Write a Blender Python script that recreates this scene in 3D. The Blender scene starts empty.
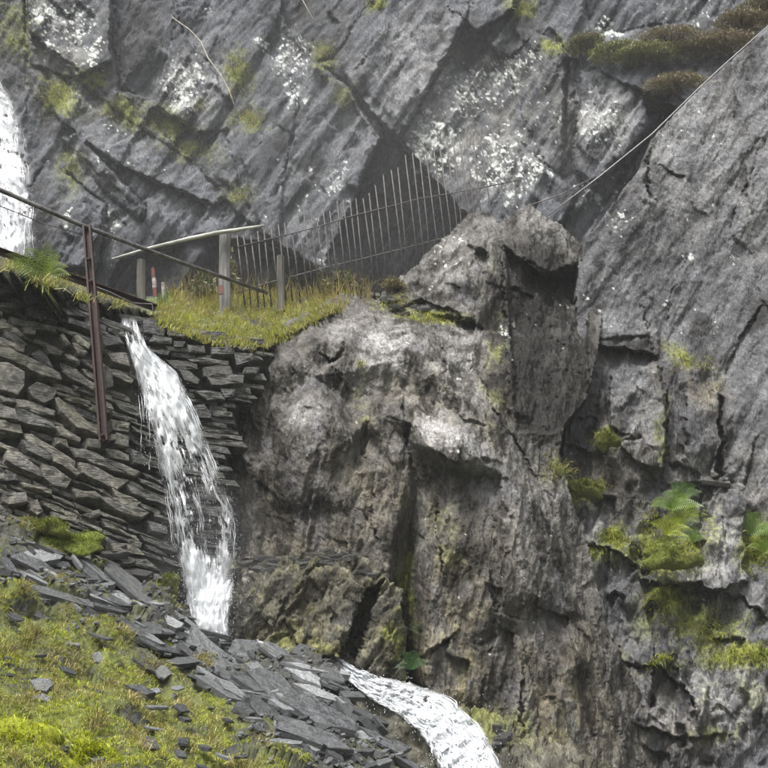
import bpy, math, random
import numpy as np
from mathutils import Vector

random.seed(7)
RNG = np.random.default_rng(7)
SC = bpy.context.scene
COL = SC.collection

# ------------------------------------------------------------------ camera, sky, sun, exposure
EYE = np.array([0.0, 0.0, 1.6]); PITCH = math.radians(14.0); FPX = 1055.0
cam = bpy.data.cameras.new('camera'); cam_o = bpy.data.objects.new('camera', cam); COL.objects.link(cam_o)
cam_o.location = EYE; cam_o.rotation_euler = (math.radians(90) + PITCH, 0, 0)
cam.sensor_width = 36.0; cam.lens = 36.0 * FPX / 768.0; cam.clip_start = 0.05; cam.clip_end = 1000
SC.camera = cam_o

SUN_EL, SUN_AZ = math.radians(62), math.radians(208)      # high, behind the camera and to its left, veiled by cloud
w = bpy.data.worlds.new('World'); SC.world = w; w.use_nodes = True
nt = w.node_tree; nt.nodes.clear()
sky = nt.nodes.new('ShaderNodeTexSky'); sky.sky_type = 'NISHITA'; sky.sun_disc = False
sky.sun_elevation = SUN_EL; sky.sun_rotation = SUN_AZ; sky.air_density = 1.0; sky.dust_density = 6.0; sky.ozone_density = 1.0
hs = nt.nodes.new('ShaderNodeHueSaturation'); hs.inputs['Saturation'].default_value = 0.32
bg = nt.nodes.new('ShaderNodeBackground'); bg.inputs['Strength'].default_value = 0.10
wo = nt.nodes.new('ShaderNodeOutputWorld')
nt.links.new(sky.outputs[0], hs.inputs['Color']); nt.links.new(hs.outputs[0], bg.inputs[0]); nt.links.new(bg.outputs[0], wo.inputs[0])
sun = bpy.data.lights.new('sun', 'SUN'); sun.energy = 1.5; sun.angle = math.radians(11); sun.color = (1, 0.97, 0.93)
sun_o = bpy.data.objects.new('sun', sun); COL.objects.link(sun_o)
sd = Vector((math.sin(SUN_AZ) * math.cos(SUN_EL), math.cos(SUN_AZ) * math.cos(SUN_EL), math.sin(SUN_EL)))
sun_o.rotation_euler = sd.to_track_quat('Z', 'Y').to_euler(); sun_o.location = (0, -20, 30)
SC.view_settings.view_transform = 'Standard'; SC.view_settings.look = 'None'
SC.view_settings.exposure = 1.58; SC.view_settings.gamma = 1.0
SC.cycles.use_denoising = True
SC.cycles.max_bounces = 6; SC.cycles.transparent_max_bounces = 24; SC.cycles.volume_bounces = 1

# ------------------------------------------------------------------ pixels to places
CP, SP = math.cos(PITCH), math.sin(PITCH)
def P(px, py, Y):
    """point on the sight line of photo pixel (px, py) at ground distance Y in metres"""
    a = (np.asarray(px, float) - 384) / FPX; b = (384 - np.asarray(py, float)) / FPX
    t = np.asarray(Y, float) / (CP - b * SP)
    return np.stack([a * t, np.broadcast_to(np.asarray(Y, float), t.shape), 1.6 + (SP + b * CP) * t], -1)

# ------------------------------------------------------------------ noise
_perm = RNG.permutation(256).astype(np.int64); _perm = np.concatenate([_perm, _perm])
_grad = RNG.normal(size=(256, 3)); _grad /= np.linalg.norm(_grad, axis=1, keepdims=True)
_rnd = RNG.random((256, 6))
def _h(i, j, k): return _perm[_perm[_perm[i & 255] + (j & 255)] + (k & 255)]
def pnoise(p):
    i = np.floor(p).astype(np.int64); f = p - i; u = f * f * f * (f * (f * 6 - 15) + 10)
    out = 0
    for dx in (0, 1):
        for dy in (0, 1):
            for dz in (0, 1):
                g = _grad[_h(i[:, 0] + dx, i[:, 1] + dy, i[:, 2] + dz)]
                d = (g * (f - np.array([dx, dy, dz]))).sum(1)
                wx = u[:, 0] if dx else 1 - u[:, 0]; wy = u[:, 1] if dy else 1 - u[:, 1]; wz = u[:, 2] if dz else 1 - u[:, 2]
                out = out + d * wx * wy * wz
    return out
def fbm(p, octaves=4, lac=2.1, gain=0.5):
    out = 0; a = 1
    for o in range(octaves): out = out + a * pnoise(p * lac ** o + 17.3 * o); a *= gain
    return out
def facets(p, tilt=1.2):
    """broken-rock relief: each cell is a little tilted plane with its own step"""
    i = np.floor(p).astype(np.int64)
    best = np.full(len(p), 1e9); second = np.full(len(p), 1e9); cell = np.zeros(len(p), np.int64); dv = np.zeros_like(p)
    for dx in (-1, 0, 1):
        for dy in (-1, 0, 1):
            for dz in (-1, 0, 1):
                c = i + np.array([dx, dy, dz]); h = _h(c[:, 0], c[:, 1], c[:, 2])
                d = p - (c + 0.1 + 0.8 * _rnd[h, :3]); dd = (d * d).sum(1)
                m = dd < best
                second = np.where(m, best, np.minimum(second, dd))
                best = np.where(m, dd, best); cell = np.where(m, h, cell); dv[m] = d[m]
    r = _rnd[cell]
    edge = np.sqrt(second) - np.sqrt(best)
    return (r[:, 3] - 0.5) + tilt * (dv * (r[:, :3][:, ::-1] - 0.5)).sum(1) * 1.6, edge
def chisel(p, tilt=1.3):
    """facets that meet in crisp arrises: the lowest of the neighbouring cells' tilted planes"""
    i = np.floor(p).astype(np.int64); out = np.full(len(p), 1e9)
    for dx in (-1, 0, 1):
        for dy in (-1, 0, 1):
            for dz in (-1, 0, 1):
                c = i + np.array([dx, dy, dz]); h = _h(c[:, 0], c[:, 1], c[:, 2]); r = _rnd[h]; d = p - (c + 0.15 + 0.7 * r[:, :3]); L = np.sqrt((d * d).sum(1))
                out = np.minimum(out, .7 * r[:, 3] + tilt * (d * (r[:, [5, 0, 4]] - .5)).sum(1) * 2 + 2.2 * np.clip(L - .45, 0, 9) ** 2)
    return out - .25
def axes(d1, d2, s):
    """rows map world to noise space: stretched by s[0] along d1, s[1] along d2, s[2] across"""
    d1 = np.array(d1, float); d1 /= np.linalg.norm(d1)
    d2 = np.array(d2, float); d2 -= d1 * d1.dot(d2); d2 /= np.linalg.norm(d2); d3 = np.cross(d1, d2)
    return np.stack([d1 / s[0], d2 / s[1], d3 / s[2]])

# ------------------------------------------------------------------ object helpers
def tag(o, label=None, cat=None, group=None, kind=None):
    if label: o['label'] = label
    if cat: o['category'] = cat
    if group: o['group'] = group
    if kind: o['kind'] = kind
    return o
def empty(name, loc=(0, 0, 0)):
    o = bpy.data.objects.new(name, None); o.location = loc; o.empty_display_size = 0.1; COL.objects.link(o); return o
def link(name, me, mat=None, parent=None):
    o = bpy.data.objects.new(name, me); COL.objects.link(o)
    if mat is not None and not me.materials: me.materials.append(mat)
    if parent is not None: o.parent = parent
    return o
def mesh_np(name, V, F, smooth=True):
    """V (n,3); F list of index arrays, each (m,3) or (m,4)"""
    me = bpy.data.meshes.new(name); V = np.ascontiguousarray(V, np.float32)
    F = [np.asarray(f, np.int32) for f in (F if isinstance(F, list) else [F]) if len(f)]
    me.vertices.add(len(V)); me.vertices.foreach_set('co', V.ravel())
    loops = np.concatenate([f.ravel() for f in F]); tot = np.concatenate([np.full(len(f), f.shape[1], np.int32) for f in F])
    st = np.concatenate([[0], np.cumsum(tot)[:-1]]).astype(np.int32)
    me.loops.add(len(loops)); me.loops.foreach_set('vertex_index', loops)
    me.polygons.add(len(tot)); me.polygons.foreach_set('loop_start', st); me.polygons.foreach_set('loop_total', tot)
    me.update(calc_edges=True); me.validate()
    me.polygons.foreach_set('use_smooth', np.full(len(tot), smooth, bool))
    return me
def fattr(me, name, vals):
    a = me.attributes.new(name, 'FLOAT', 'POINT'); a.data.foreach_set('value', np.ascontiguousarray(vals, np.float32))
def cattr(me, name, vals):
    a = me.attributes.new(name, 'FLOAT_COLOR', 'POINT'); v = np.ones((len(vals), 4), np.float32); v[:, :3] = vals
    a.data.foreach_set('color', v.ravel())
class MB:
    """collects shapes for one mesh"""
    def __init__(s): s.V = []; s.F = []; s.n = 0
    def add(s, V, F):
        s.V += [tuple(v) for v in V]; s.F += [tuple(i + s.n for i in f) for f in F]; s.n += len(V)
    def tube(s, pts, rad, k=8, cap=True):
        pts = [Vector(p) for p in pts]; rad = [rad] * len(pts) if isinstance(rad, (int, float)) else rad
        V = []; F = []
        for i, p in enumerate(pts):
            t = (pts[min(i + 1, len(pts) - 1)] - pts[max(i - 1, 0)]).normalized()
            a = t.cross(Vector((0.13, 1, 0.07))).normalized(); b = t.cross(a)
            V += [p + (a * math.cos(q) + b * math.sin(q)) * rad[i] for q in (2 * math.pi * j / k for j in range(k))]
        for i in range(len(pts) - 1):
            F += [(i * k + j, i * k + (j + 1) % k, (i + 1) * k + (j + 1) % k, (i + 1) * k + j) for j in range(k)]
        if cap: F += [tuple(range(k))[::-1], tuple(range((len(pts) - 1) * k, len(pts) * k))]
        s.add(V, F)
    def sweep(s, pts, prof, side):
        """straight bar with the 2-D section prof (list of (u,v)); u runs along side"""
        p0, p1 = Vector(pts[0]), Vector(pts[1]); t = (p1 - p0).normalized(); side = Vector(side)
        u = (side - t * side.dot(t)).normalized(); v = t.cross(u); k = len(prof); V = []
        for p in (p0, p1): V += [p + u * a + v * b for a, b in prof]
        F = [(j, (j + 1) % k, k + (j + 1) % k, k + j) for j in range(k)] + [tuple(range(k))[::-1], tuple(range(k, 2 * k))]
        s.add(V, F)
    def build(s, name, mat, parent=None, smooth=False):
        me = bpy.data.meshes.new(name); me.from_pydata(s.V, [], s.F); me.update()
        if smooth: me.polygons.foreach_set('use_smooth', np.full(len(me.polygons), True))
        return link(name, me, mat, parent)

# ------------------------------------------------------------------ materials
class N:
    def __init__(s, name):
        s.m = bpy.data.materials.new(name); s.m.use_nodes = True; s.t = s.m.node_tree; s.t.nodes.clear()
        s.out = s.t.nodes.new('ShaderNodeOutputMaterial')
        s.co = s.t.nodes.new('ShaderNodeTexCoord').outputs['Object']
    def nd(s, typ, **kw):
        n = s.t.nodes.new('ShaderNode' + typ)
        for k, v in kw.items(): setattr(n, k, v)
        return n
    def set(s, sock, v):
        if isinstance(v, bpy.types.NodeSocket): s.t.links.new(v, sock)
        elif isinstance(v, tuple) and len(v) == 3 and sock.type == 'RGBA': sock.default_value = (*v, 1)
        else: sock.default_value = v
    def map(s, scale=(1, 1, 1), rot=(0, 0, 0), vec=None):
        n = s.nd('Mapping'); s.set(n.inputs['Vector'], vec or s.co); n.inputs['Scale'].default_value = scale; n.inputs['Rotation'].default_value = rot
        return n.outputs[0]
    def noise(s, scale, detail=6, rough=0.55, vec=None, dist=0.0):
        n = s.nd('TexNoise'); s.set(n.inputs['Vector'], vec or s.co); n.inputs['Scale'].default_value = scale
        n.inputs['Detail'].default_value = detail; n.inputs['Roughness'].default_value = rough; n.inputs['Distortion'].default_value = dist
        return n.outputs['Fac']
    def voro(s, scale, feature='F1', vec=None, out='Distance', rnd=1.0):
        n = s.nd('TexVoronoi', feature=feature); s.set(n.inputs['Vector'], vec or s.co); n.inputs['Scale'].default_value = scale
        n.inputs['Randomness'].default_value = rnd
        return n.outputs[out]
    def ramp(s, v, a, b, c=0.0, d=1.0, smooth=True):
        n = s.nd('MapRange', interpolation_type='SMOOTHSTEP' if smooth else 'LINEAR'); s.set(n.inputs[0], v)
        for i, x in enumerate((a, b, c, d)): s.set(n.inputs[i + 1], x)
        return n.outputs[0]
    def math(s, op, a, b=0.0, clamp=False):
        n = s.nd('Math', operation=op, use_clamp=clamp); s.set(n.inputs[0], a); s.set(n.inputs[1], b); return n.outputs[0]
    def mix(s, f, a, b, blend='MIX'):
        n = s.nd('Mix', data_type='RGBA', blend_type=blend); s.set(n.inputs[0], f); s.set(n.inputs[6], a); s.set(n.inputs[7], b); return n.outputs[2]
    def attr(s, name, out='Fac'):
        n = s.nd('Attribute', attribute_name=name); return n.outputs[out]
    def bump(s, h, strength, dist, nrm=None):
        n = s.nd('Bump'); n.inputs['Strength'].default_value = strength; n.inputs['Distance'].default_value = dist; s.set(n.inputs['Height'], h)
        if nrm is not None: s.set(n.inputs['Normal'], nrm)
        return n.outputs[0]
    def bsdf(s, col, rough=0.6, nrm=None, **kw):
        b = s.nd('BsdfPrincipled'); s.set(b.inputs['Base Color'], col); s.set(b.inputs['Roughness'], rough)
        if nrm is not None: s.set(b.inputs['Normal'], nrm)
        for k, v in kw.items(): s.set(b.inputs[k.replace('_', ' ')], v)
        return b.outputs[0]
    def done(s, sh):
        s.t.links.new(sh, s.out.inputs['Surface']); return s.m

def rock_material(name, rough=(0.32, 0.7), grain=0.5, fine_rot=(0, 0, 0), fine_stretch=(1, 1, 1)):
    n = N(name); c = n.attr('tint', 'Color'); cover = n.attr('cover')
    f = n.noise(34, 2, 0.6, n.map(fine_stretch, fine_rot))
    c = n.mix(1.0, c, n.mix(f, (1 - grain * 1.3,) * 3, (1 + grain * 1.3,) * 3), 'MULTIPLY')
    g = n.noise(12, 3, 0.6, n.map(fine_stretch, fine_rot))
    r = n.math('MAXIMUM', n.ramp(g, 0.35, 0.65, rough[0], rough[1]), n.math('MULTIPLY', cover, 0.9))
    h = n.math('ADD', n.math('MULTIPLY', g, 0.7), n.math('MULTIPLY', f, 0.3))
    return n.done(n.bsdf(c, r, n.bump(h, 1.0, 0.055), Specular_IOR_Level=n.ramp(n.noise(1.3, 4, .6), .52, .68, .05, .22)))
def sstep(x, a, b): t = np.clip((x - a) / (b - a), 0, 1); return t * t * (3 - 2 * t)
def voro_np(p):
    i = np.floor(p).astype(np.int64); best = np.full(len(p), 1e9); cell = np.zeros(len(p), np.int64)
    for dx in (-1, 0, 1):
        for dy in (-1, 0, 1):
            for dz in (-1, 0, 1):
                c = i + np.array([dx, dy, dz]); h = _h(c[:, 0], c[:, 1], c[:, 2]); dd = ((p - (c + _rnd[h, :3])) ** 2).sum(1); m = dd < best
                best = np.where(m, dd, best); cell = np.where(m, h, cell)
    return np.sqrt(best), _rnd[cell, 4]
def rock_colour(p, A, st):
    """colour of each surface point: mineral mottling, seams, drip stains and painted recess shade, then lichen and moss where they grow; st = style"""
    S = st['axes']
    big = fbm(p / 1.3, 3); mid = fbm(p / .33 + 4, 5, 2.1, .62); seam = fbm(p @ S.T, 4, 2.1, .6); drip = fbm(p * np.array([3.2, 3.2, .55]) + 8, 4, 2.1, .6); fine = fbm(p / .045 + 3, 2, 2.1, .7)
    v = .5 + .40 * big + st.get('mid', .40) * mid + st.get('seam', .5) * seam
    c = np.array(st['dark'])[None] + (np.array(st['light']) - np.array(st['dark']))[None] * sstep(v, -.05, 1.05)[:, None]
    wm = np.clip(st['warm_amt'] * sstep(drip + .5 * big, -.05, .5) + A['warm'] * sstep(drip + .6 * mid, -.55, .25), 0, 1) * .85
    c = c + (np.array(st['warm'])[None] * (.6 + .8 * sstep(mid, -.4, .5))[:, None] - c) * wm[:, None]
    bl = sstep(fbm(p / .6 + 70, 3) + .5 * mid, .18, .5) * st.get('blue', .5); c = c + (np.array((.085, .088, .105))[None] - c) * (bl * .6)[:, None]
    sd_ = sstep(drip - .35 * mid, .12, .42) * .6 * st.get('drip', 1); c = c * (1 - sd_ * .7)[:, None]
    dk = np.clip(A['dark'] * sstep(drip + .4 * mid, -.65, -.05), 0, 1); c = c + (np.array((.020, .019, .018))[None] - c) * (dk * .96)[:, None]  # dark wet streaks, also shade painted into recesses, gaps and overhangs
    pl = np.clip(A['pale'] * sstep(mid + .25 * fine + .3 * seam, -.50, .35), 0, 1) * st.get('pale', 1); c = c + (np.array((.37, .365, .355))[None] * (1 + .35 * fine)[:, None] - c) * (pl * .75)[:, None]
    c = c * np.exp(st.get('speck', .55) * fine + .25 * mid)[:, None]
    wv = p + .030 * np.stack([fbm(p / .09 + k, 2) for k in (1, 31, 61)], -1); l = np.zeros(len(p))
    for sc, amt, sz in ((.20, .70, .58), (.095, .88, .55), (.048, .78, .52)):
        d, r = voro_np(wv / sc + 13); size = np.clip(A['lichen'] * amt + r - 1, 0, .6) * sz * 1.5; l = np.maximum(l, sstep(size - d, -.02, .10) * (size > 0))
    l *= sstep(fine, -.45, -.1); c = c + ((np.array((.56, .58, .555))[None] * (1 + .25 * fine)[:, None]) - c) * (l * .92)[:, None]
    # pale crustose bloom around the discs
    bm = np.clip(A['lichen'] - .25, 0, 1) * sstep(mid + .4 * fine, -.1, .35) * .45; c = c + (np.array((.34, .355, .335))[None] - c) * bm[:, None]
    ms = np.clip(A['moss'] * sstep(mid + .45 * big + .3 * fine + .55 * (A['moss'] - .5), -.25, .2), 0, 1)
    c = c + ((np.array((.065, .075, .014))[None] + np.array((.135, .145, .020))[None] * sstep(fine + .5 * mid, -.3, .4)[:, None]) - c) * (ms * .9)[:, None]
    return np.clip(c, .006, .85), np.clip(np.maximum(ms, l), 0, 1)
DIAG = (0.0, math.radians(-32), 0.0)
M = {}
M['back'] = rock_material('back_cliff_rock', (0.34, 0.72), .5, (0, math.radians(-30), 0), (1.8, 1, .6))
M['right'] = rock_material('right_cliff_rock', (0.36, 0.72), .5, (0, math.radians(-30), 0), (1.6, 1, .7))
M['out'] = rock_material('outcrop_rock', (0.28, 0.68), .55, (0, 0, 0), (1.3, 1.2, .7))
M['low'] = rock_material('low_outcrop_rock', (0.32, 0.7), .55, (0, math.radians(28), 0), (1.8, 1.2, .6))
STYLE = dict(
    back=dict(dark=(.038, .040, .045), light=(.110, .116, .127), warm=(.16, .145, .11), warm_amt=.10, axes=axes((.55, 0, .83), (0, 1, 0), (2.0, .4, .09)), seam=.95, blue=.6, speck=.5),
    right=dict(dark=(.052, .052, .055), light=(.135, .138, .143), warm=(.16, .14, .10), warm_amt=.12, axes=axes((.5, 0, .85), (0, 1, 0), (.9, .4, .13)), seam=.5, blue=.5, speck=.55, drip=1.0),
    out=dict(dark=(.040, .037, .034), light=(.145, .141, .131), warm=(.135, .119, .084), warm_amt=.25, axes=axes((.05, 0, 1), (0, 1, 0), (.8, .14, .14)), seam=.5, blue=.6, speck=.5, drip=1.5, pale=.7, mid=.28),
    low=dict(dark=(.034, .033, .028), light=(.160, .155, .125), warm=(.120, .108, .060), warm_amt=.4, axes=axes((.5, 0, .85), (0, 1, 0), (.7, .3, .10)), seam=.6, blue=.2, speck=.85))
def slate_material(name, dark, light, tint, moss=0.25, rough=(0.22, 0.6)):
    n = N(name)
    oi = n.nd('ObjectInfo').outputs['Random']
    wv = n.nd('VectorMath', operation='ADD'); n.set(wv.inputs[0], n.co); cx = n.nd('CombineXYZ')
    n.set(cx.inputs[0], n.math('MULTIPLY', oi, 91.0)); n.set(cx.inputs[1], n.math('MULTIPLY', oi, 37.0)); n.set(wv.inputs[1], cx.outputs[0]); v = wv.outputs[0]
    a = n.noise(6, 5, 0.65, v); f = n.noise(40, 2, 0.6, v); s = n.noise(4, 5, 0.6, n.map((1.0, 6.0, 9.0), vec=v))
    lay = n.noise(7, 4, 0.6, n.map((0.6, 0.6, 14.0), vec=v))
    c = n.mix(n.ramp(n.math('ADD', n.math('MULTIPLY', a, 0.6), n.math('MULTIPLY', s, 0.4)), 0.36, 0.64), dark, light)
    c = n.mix(n.math('MULTIPLY', n.ramp(oi, 0.25, 1.0), 0.55), c, tint)
    c = n.mix(n.math('MULTIPLY', n.ramp(n.math('FRACT', n.math('MULTIPLY', oi, 7.31)), 0.4, 1.0), 0.6), c, tuple(x * 0.55 for x in dark))
    c = n.mix(n.math('MULTIPLY', n.ramp(f, 0.52, 0.72), 0.6), c, (0.26, 0.26, 0.245)); c = n.mix(n.math('MULTIPLY', n.ramp(n.noise(17, 5, .7, v), .40, .60, 1.0, 0.0), .55), c, (.02, .02, .019))
    c = n.mix(n.math('MULTIPLY', n.ramp(n.noise(2.3, 6, 0.7, v), 0.52, 0.68), moss), c, (0.07, 0.075, 0.02))
    h = n.math('ADD', n.math('MULTIPLY', a, 0.6), n.math('MULTIPLY', lay, 0.7)); h = n.math('ADD', h, n.math('MULTIPLY', f, 0.25))
    return n.done(n.bsdf(c, n.ramp(n.noise(3, 4, 0.6, v), 0.35, 0.65, rough[0], rough[1]), n.bump(h, .9, 0.035), Specular_IOR_Level=0.3))
M['wallstone'] = slate_material('wall_slate', (0.040, 0.039, 0.036), (0.27, 0.260, 0.225), (0.22, 0.205, 0.155), 0.35, (0.34, 0.7))
M['wallstone_wet'] = slate_material('wet_wall_slate', (0.036, 0.037, 0.038), (0.140, 0.142, 0.140), (0.14, 0.135, 0.115), 0.3, (0.22, 0.5))
M['slate'] = slate_material('scree_slate', (0.036, 0.040, 0.045), (0.185, 0.197, 0.208), (0.145, 0.155, 0.157), 0.22, (0.18, 0.5))
M['slate_pale'] = slate_material('pale_scree_slate', (0.26, 0.275, 0.285), (0.46, 0.48, 0.49), (0.36, 0.375, 0.38), 0.10, (0.15, 0.4))  # pale base colour also stands in for the wet sheen on slates

def blade_material(name, trans=0.35):
    n = N(name); c = n.attr('tint', 'Color')
    d = n.nd('BsdfDiffuse'); n.set(d.inputs[0], c); t = n.nd('BsdfTranslucent'); n.set(t.inputs[0], c)
    m = n.nd('MixShader'); m.inputs[0].default_value = trans; n.t.links.new(d.outputs[0], m.inputs[1]); n.t.links.new(t.outputs[0], m.inputs[2])
    g = n.nd('BsdfGlossy'); g.inputs['Roughness'].default_value = 0.45; g.inputs[0].default_value = (0.6, 0.65, 0.6, 1)
    m2 = n.nd('MixShader'); m2.inputs[0].default_value = 0.05; n.t.links.new(m.outputs[0], m2.inputs[1]); n.t.links.new(g.outputs[0], m2.inputs[2])
    return n.done(m2.outputs[0])
M['blade'] = blade_material('grass_blade')

def soil_material(name, soil, soil2, grassy):
    n = N(name); a = n.noise(2.2, 7, 0.65); b = n.noise(14, 6, 0.7); v = n.voro(22)
    c = n.mix(n.ramp(b, 0.35, 0.65), soil, soil2)
    c = n.mix(n.math('MULTIPLY', n.ramp(a, 0.38, 0.6), n.attr('moss')), c, grassy)
    h = n.math('ADD', n.math('MULTIPLY', b, 0.7), n.math('MULTIPLY', v, 0.5))
    return n.done(n.bsdf(c, 0.8, n.bump(h, 0.8, 0.06)))
M['soil'] = soil_material('scree_soil', (0.014, 0.014, 0.013), (0.060, 0.059, 0.053), (0.13, 0.15, 0.02))

def moss_material():
    n = N('moss'); c0 = n.attr('tint', 'Color'); f = n.noise(45, 5, 0.75); g = n.noise(7, 5, 0.6)
    c = n.mix(n.math('MULTIPLY', n.ramp(f, 0.35, 0.6, 1.0, 0.0), 0.6), c0, (0.03, 0.034, 0.008))
    c = n.mix(n.math('MULTIPLY', n.ramp(g, 0.45, 0.7), 0.5), c, (0.13, 0.10, 0.03))
    return n.done(n.bsdf(c, 0.9, n.bump(f, 1.0, 0.03)))
M['moss'] = moss_material()

def rust_material():
    n = N('rusty_iron'); a = n.noise(14, 6, 0.7); b = n.noise(60, 4, 0.7)
    c = n.mix(n.ramp(a, 0.35, 0.65), (0.014, 0.008, 0.0075), (0.050, 0.019, 0.015))
    c = n.mix(n.math('MULTIPLY', n.ramp(b, 0.5, 0.7), 0.5), c, (0.03, 0.018, 0.016))
    return n.done(n.bsdf(c, 0.6, n.bump(b, 0.6, 0.006), Specular_IOR_Level=0.4))
M['rust'] = rust_material()
def plain(name, c1, c2, rough, scale=20, stretch=(1, 1, 1), metal=0.0, bump=0.01):
    n = N(name); a = n.noise(scale, 6, 0.65, n.map(stretch))
    return n.done(n.bsdf(n.mix(n.ramp(a, 0.35, 0.65), c1, c2), rough, n.bump(a, 0.6, bump), Metallic=metal))
M['pipe'] = plain('weathered_pipe', (0.055, 0.050, 0.050), (0.16, 0.15, 0.15), 0.4, 12, metal=0.3)
M['bar'] = plain('fence_steel', (0.040, 0.036, 0.035), (0.090, 0.082, 0.079), 0.6, 25, metal=0.2)
M['wood'] = plain('weathered_wood', (0.075, 0.072, 0.068), (0.19, 0.185, 0.175), 0.75, 14, (1, 1, 0.12))
M['wood_dark'] = plain('old_dark_wood', (0.045, 0.043, 0.036), (0.115, 0.11, 0.09), 0.8, 14, (1, 1, 0.12))
M['bleached'] = plain('bleached_wood', (0.24, 0.24, 0.215), (0.46, 0.46, 0.42), 0.7, 12, (0.2, 1, 1))
M['cable'] = plain('steel_cable', (0.17, 0.165, 0.16), (0.30, 0.29, 0.285), 0.5, 40, metal=0.4)
M['twig'] = plain('dry_twig', (0.20, 0.18, 0.15), (0.38, 0.35, 0.31), 0.8, 20)
M['stem'] = plain('brown_stem', (0.05, 0.035, 0.02), (0.10, 0.07, 0.04), 0.8, 30)
M['redpaint'] = plain('faded_red_paint', (0.14, 0.035, 0.030), (0.07, 0.03, 0.025), 0.55, 16)
M['whitepaint'] = plain('chipped_white_paint', (0.40, 0.40, 0.38), (0.16, 0.13, 0.12), 0.55, 22)

def water_material(name, solid=False):
    n = N(name)
    d = n.nd('BsdfDiffuse'); d.inputs[0].default_value = (0.71, 0.73, 0.75, 1); t = n.nd('BsdfTranslucent'); t.inputs[0].default_value = (0.69, 0.72, 0.745, 1)
    g = n.nd('BsdfGlossy'); g.inputs['Roughness'].default_value = 0.2; g.inputs[0].default_value = (0.95, 0.97, 1, 1)
    m = n.nd('MixShader'); m.inputs[0].default_value = 0.40; n.t.links.new(d.outputs[0], m.inputs[1]); n.t.links.new(t.outputs[0], m.inputs[2])
    m2 = n.nd('MixShader'); m2.inputs[0].default_value = 0.12; n.t.links.new(m.outputs[0], m2.inputs[1]); n.t.links.new(g.outputs[0], m2.inputs[2])
    if solid: return n.done(m2.outputs[0])
    fl = n.attr('flow', 'Vector'); tr = n.nd('BsdfTransparent')
    a = n.noise(1.0, 5, 0.62, n.map((13, 3.6, 1), vec=fl), 1.3); b = n.noise(1.0, 4, 0.6, n.map((55, 9, 1), vec=fl), .6); lace = n.math('ADD', n.math('MULTIPLY', a, .68), n.math('MULTIPLY', b, .32))
    bias = n.math('MULTIPLY', n.math('SUBTRACT', n.attr('body'), 0.5), 0.36)
    al = n.math('MULTIPLY', n.ramp(n.math('ADD', lace, bias), .47, .57), n.attr('fade'))
    for k in (d, t, g): n.set(k.inputs['Normal'], n.bump(lace, .7, .018)) if 'Normal' in k.inputs else None
    m3 = n.nd('MixShader'); n.set(m3.inputs[0], al); n.t.links.new(tr.outputs[0], m3.inputs[1]); n.t.links.new(m2.outputs[0], m3.inputs[2])
    return n.done(m3.outputs[0])
M['veil'] = water_material('falling_water')
M['foam'] = water_material('white_water', solid=True)

# ------------------------------------------------------------------ rock relief
def inside(poly, X, Y):
    poly = np.asarray(poly, float); c = np.zeros(X.shape, bool); j = len(poly) - 1
    for i in range(len(poly)):
        xi, yi = poly[i, 0], poly[i, 1]; xj, yj = poly[j, 0], poly[j, 1]
        if yi != yj: c ^= ((yi > Y) != (yj > Y)) & (X < (xj - xi) * (Y - yi) / (yj - yi) + xi)
        j = i
    return c
def blur(a, k):
    for _ in range(k):
        p = np.pad(a, 1, mode='edge'); a = (p[:-2, 1:-1] + p[2:, 1:-1] + p[1:-1, :-2] + p[1:-1, 2:] + 2 * p[1:-1, 1:-1]) / 6
    return a
def blobs(lst, X, Y):
    out = np.zeros(X.shape)
    for b in lst:
        x, y, rx, ry = b[:4]; an = math.radians(b[4]) if len(b) > 4 else 0; s = b[5] if len(b) > 5 else 1
        dx, dy = X - x, Y - y; u = (dx * math.cos(an) + dy * math.sin(an)) / rx; v = (-dx * math.sin(an) + dy * math.cos(an)) / ry
        out = np.maximum(out, s * np.clip(1.35 - np.sqrt(u * u + v * v) * 0.9, 0, 1))
    return out
def tps(pts):
    pts = np.array(pts, float); xy = pts[:, :2] / 100; n = len(pts)
    def U(r2): return np.where(r2 > 0, r2 * np.log(r2 + 1e-12), 0)
    K = U(((xy[:, None] - xy[None]) ** 2).sum(-1)) + np.eye(n) * 0.02
    Pm = np.c_[np.ones(n), xy]; A = np.block([[K, Pm], [Pm.T, np.zeros((3, 3))]])
    s = np.linalg.solve(A, np.r_[pts[:, 2], 0, 0, 0])
    def f(X, Y):
        q = np.stack([np.ravel(X), np.ravel(Y)], -1) / 100
        out = np.concatenate([U(((c[:, None] - xy[None]) ** 2).sum(-1)) @ s[:n] for c in np.array_split(q, max(1, len(q) // 20000))]) + s[n] + q @ s[n + 1:]
        return out.reshape(np.shape(X))
    return f

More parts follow.
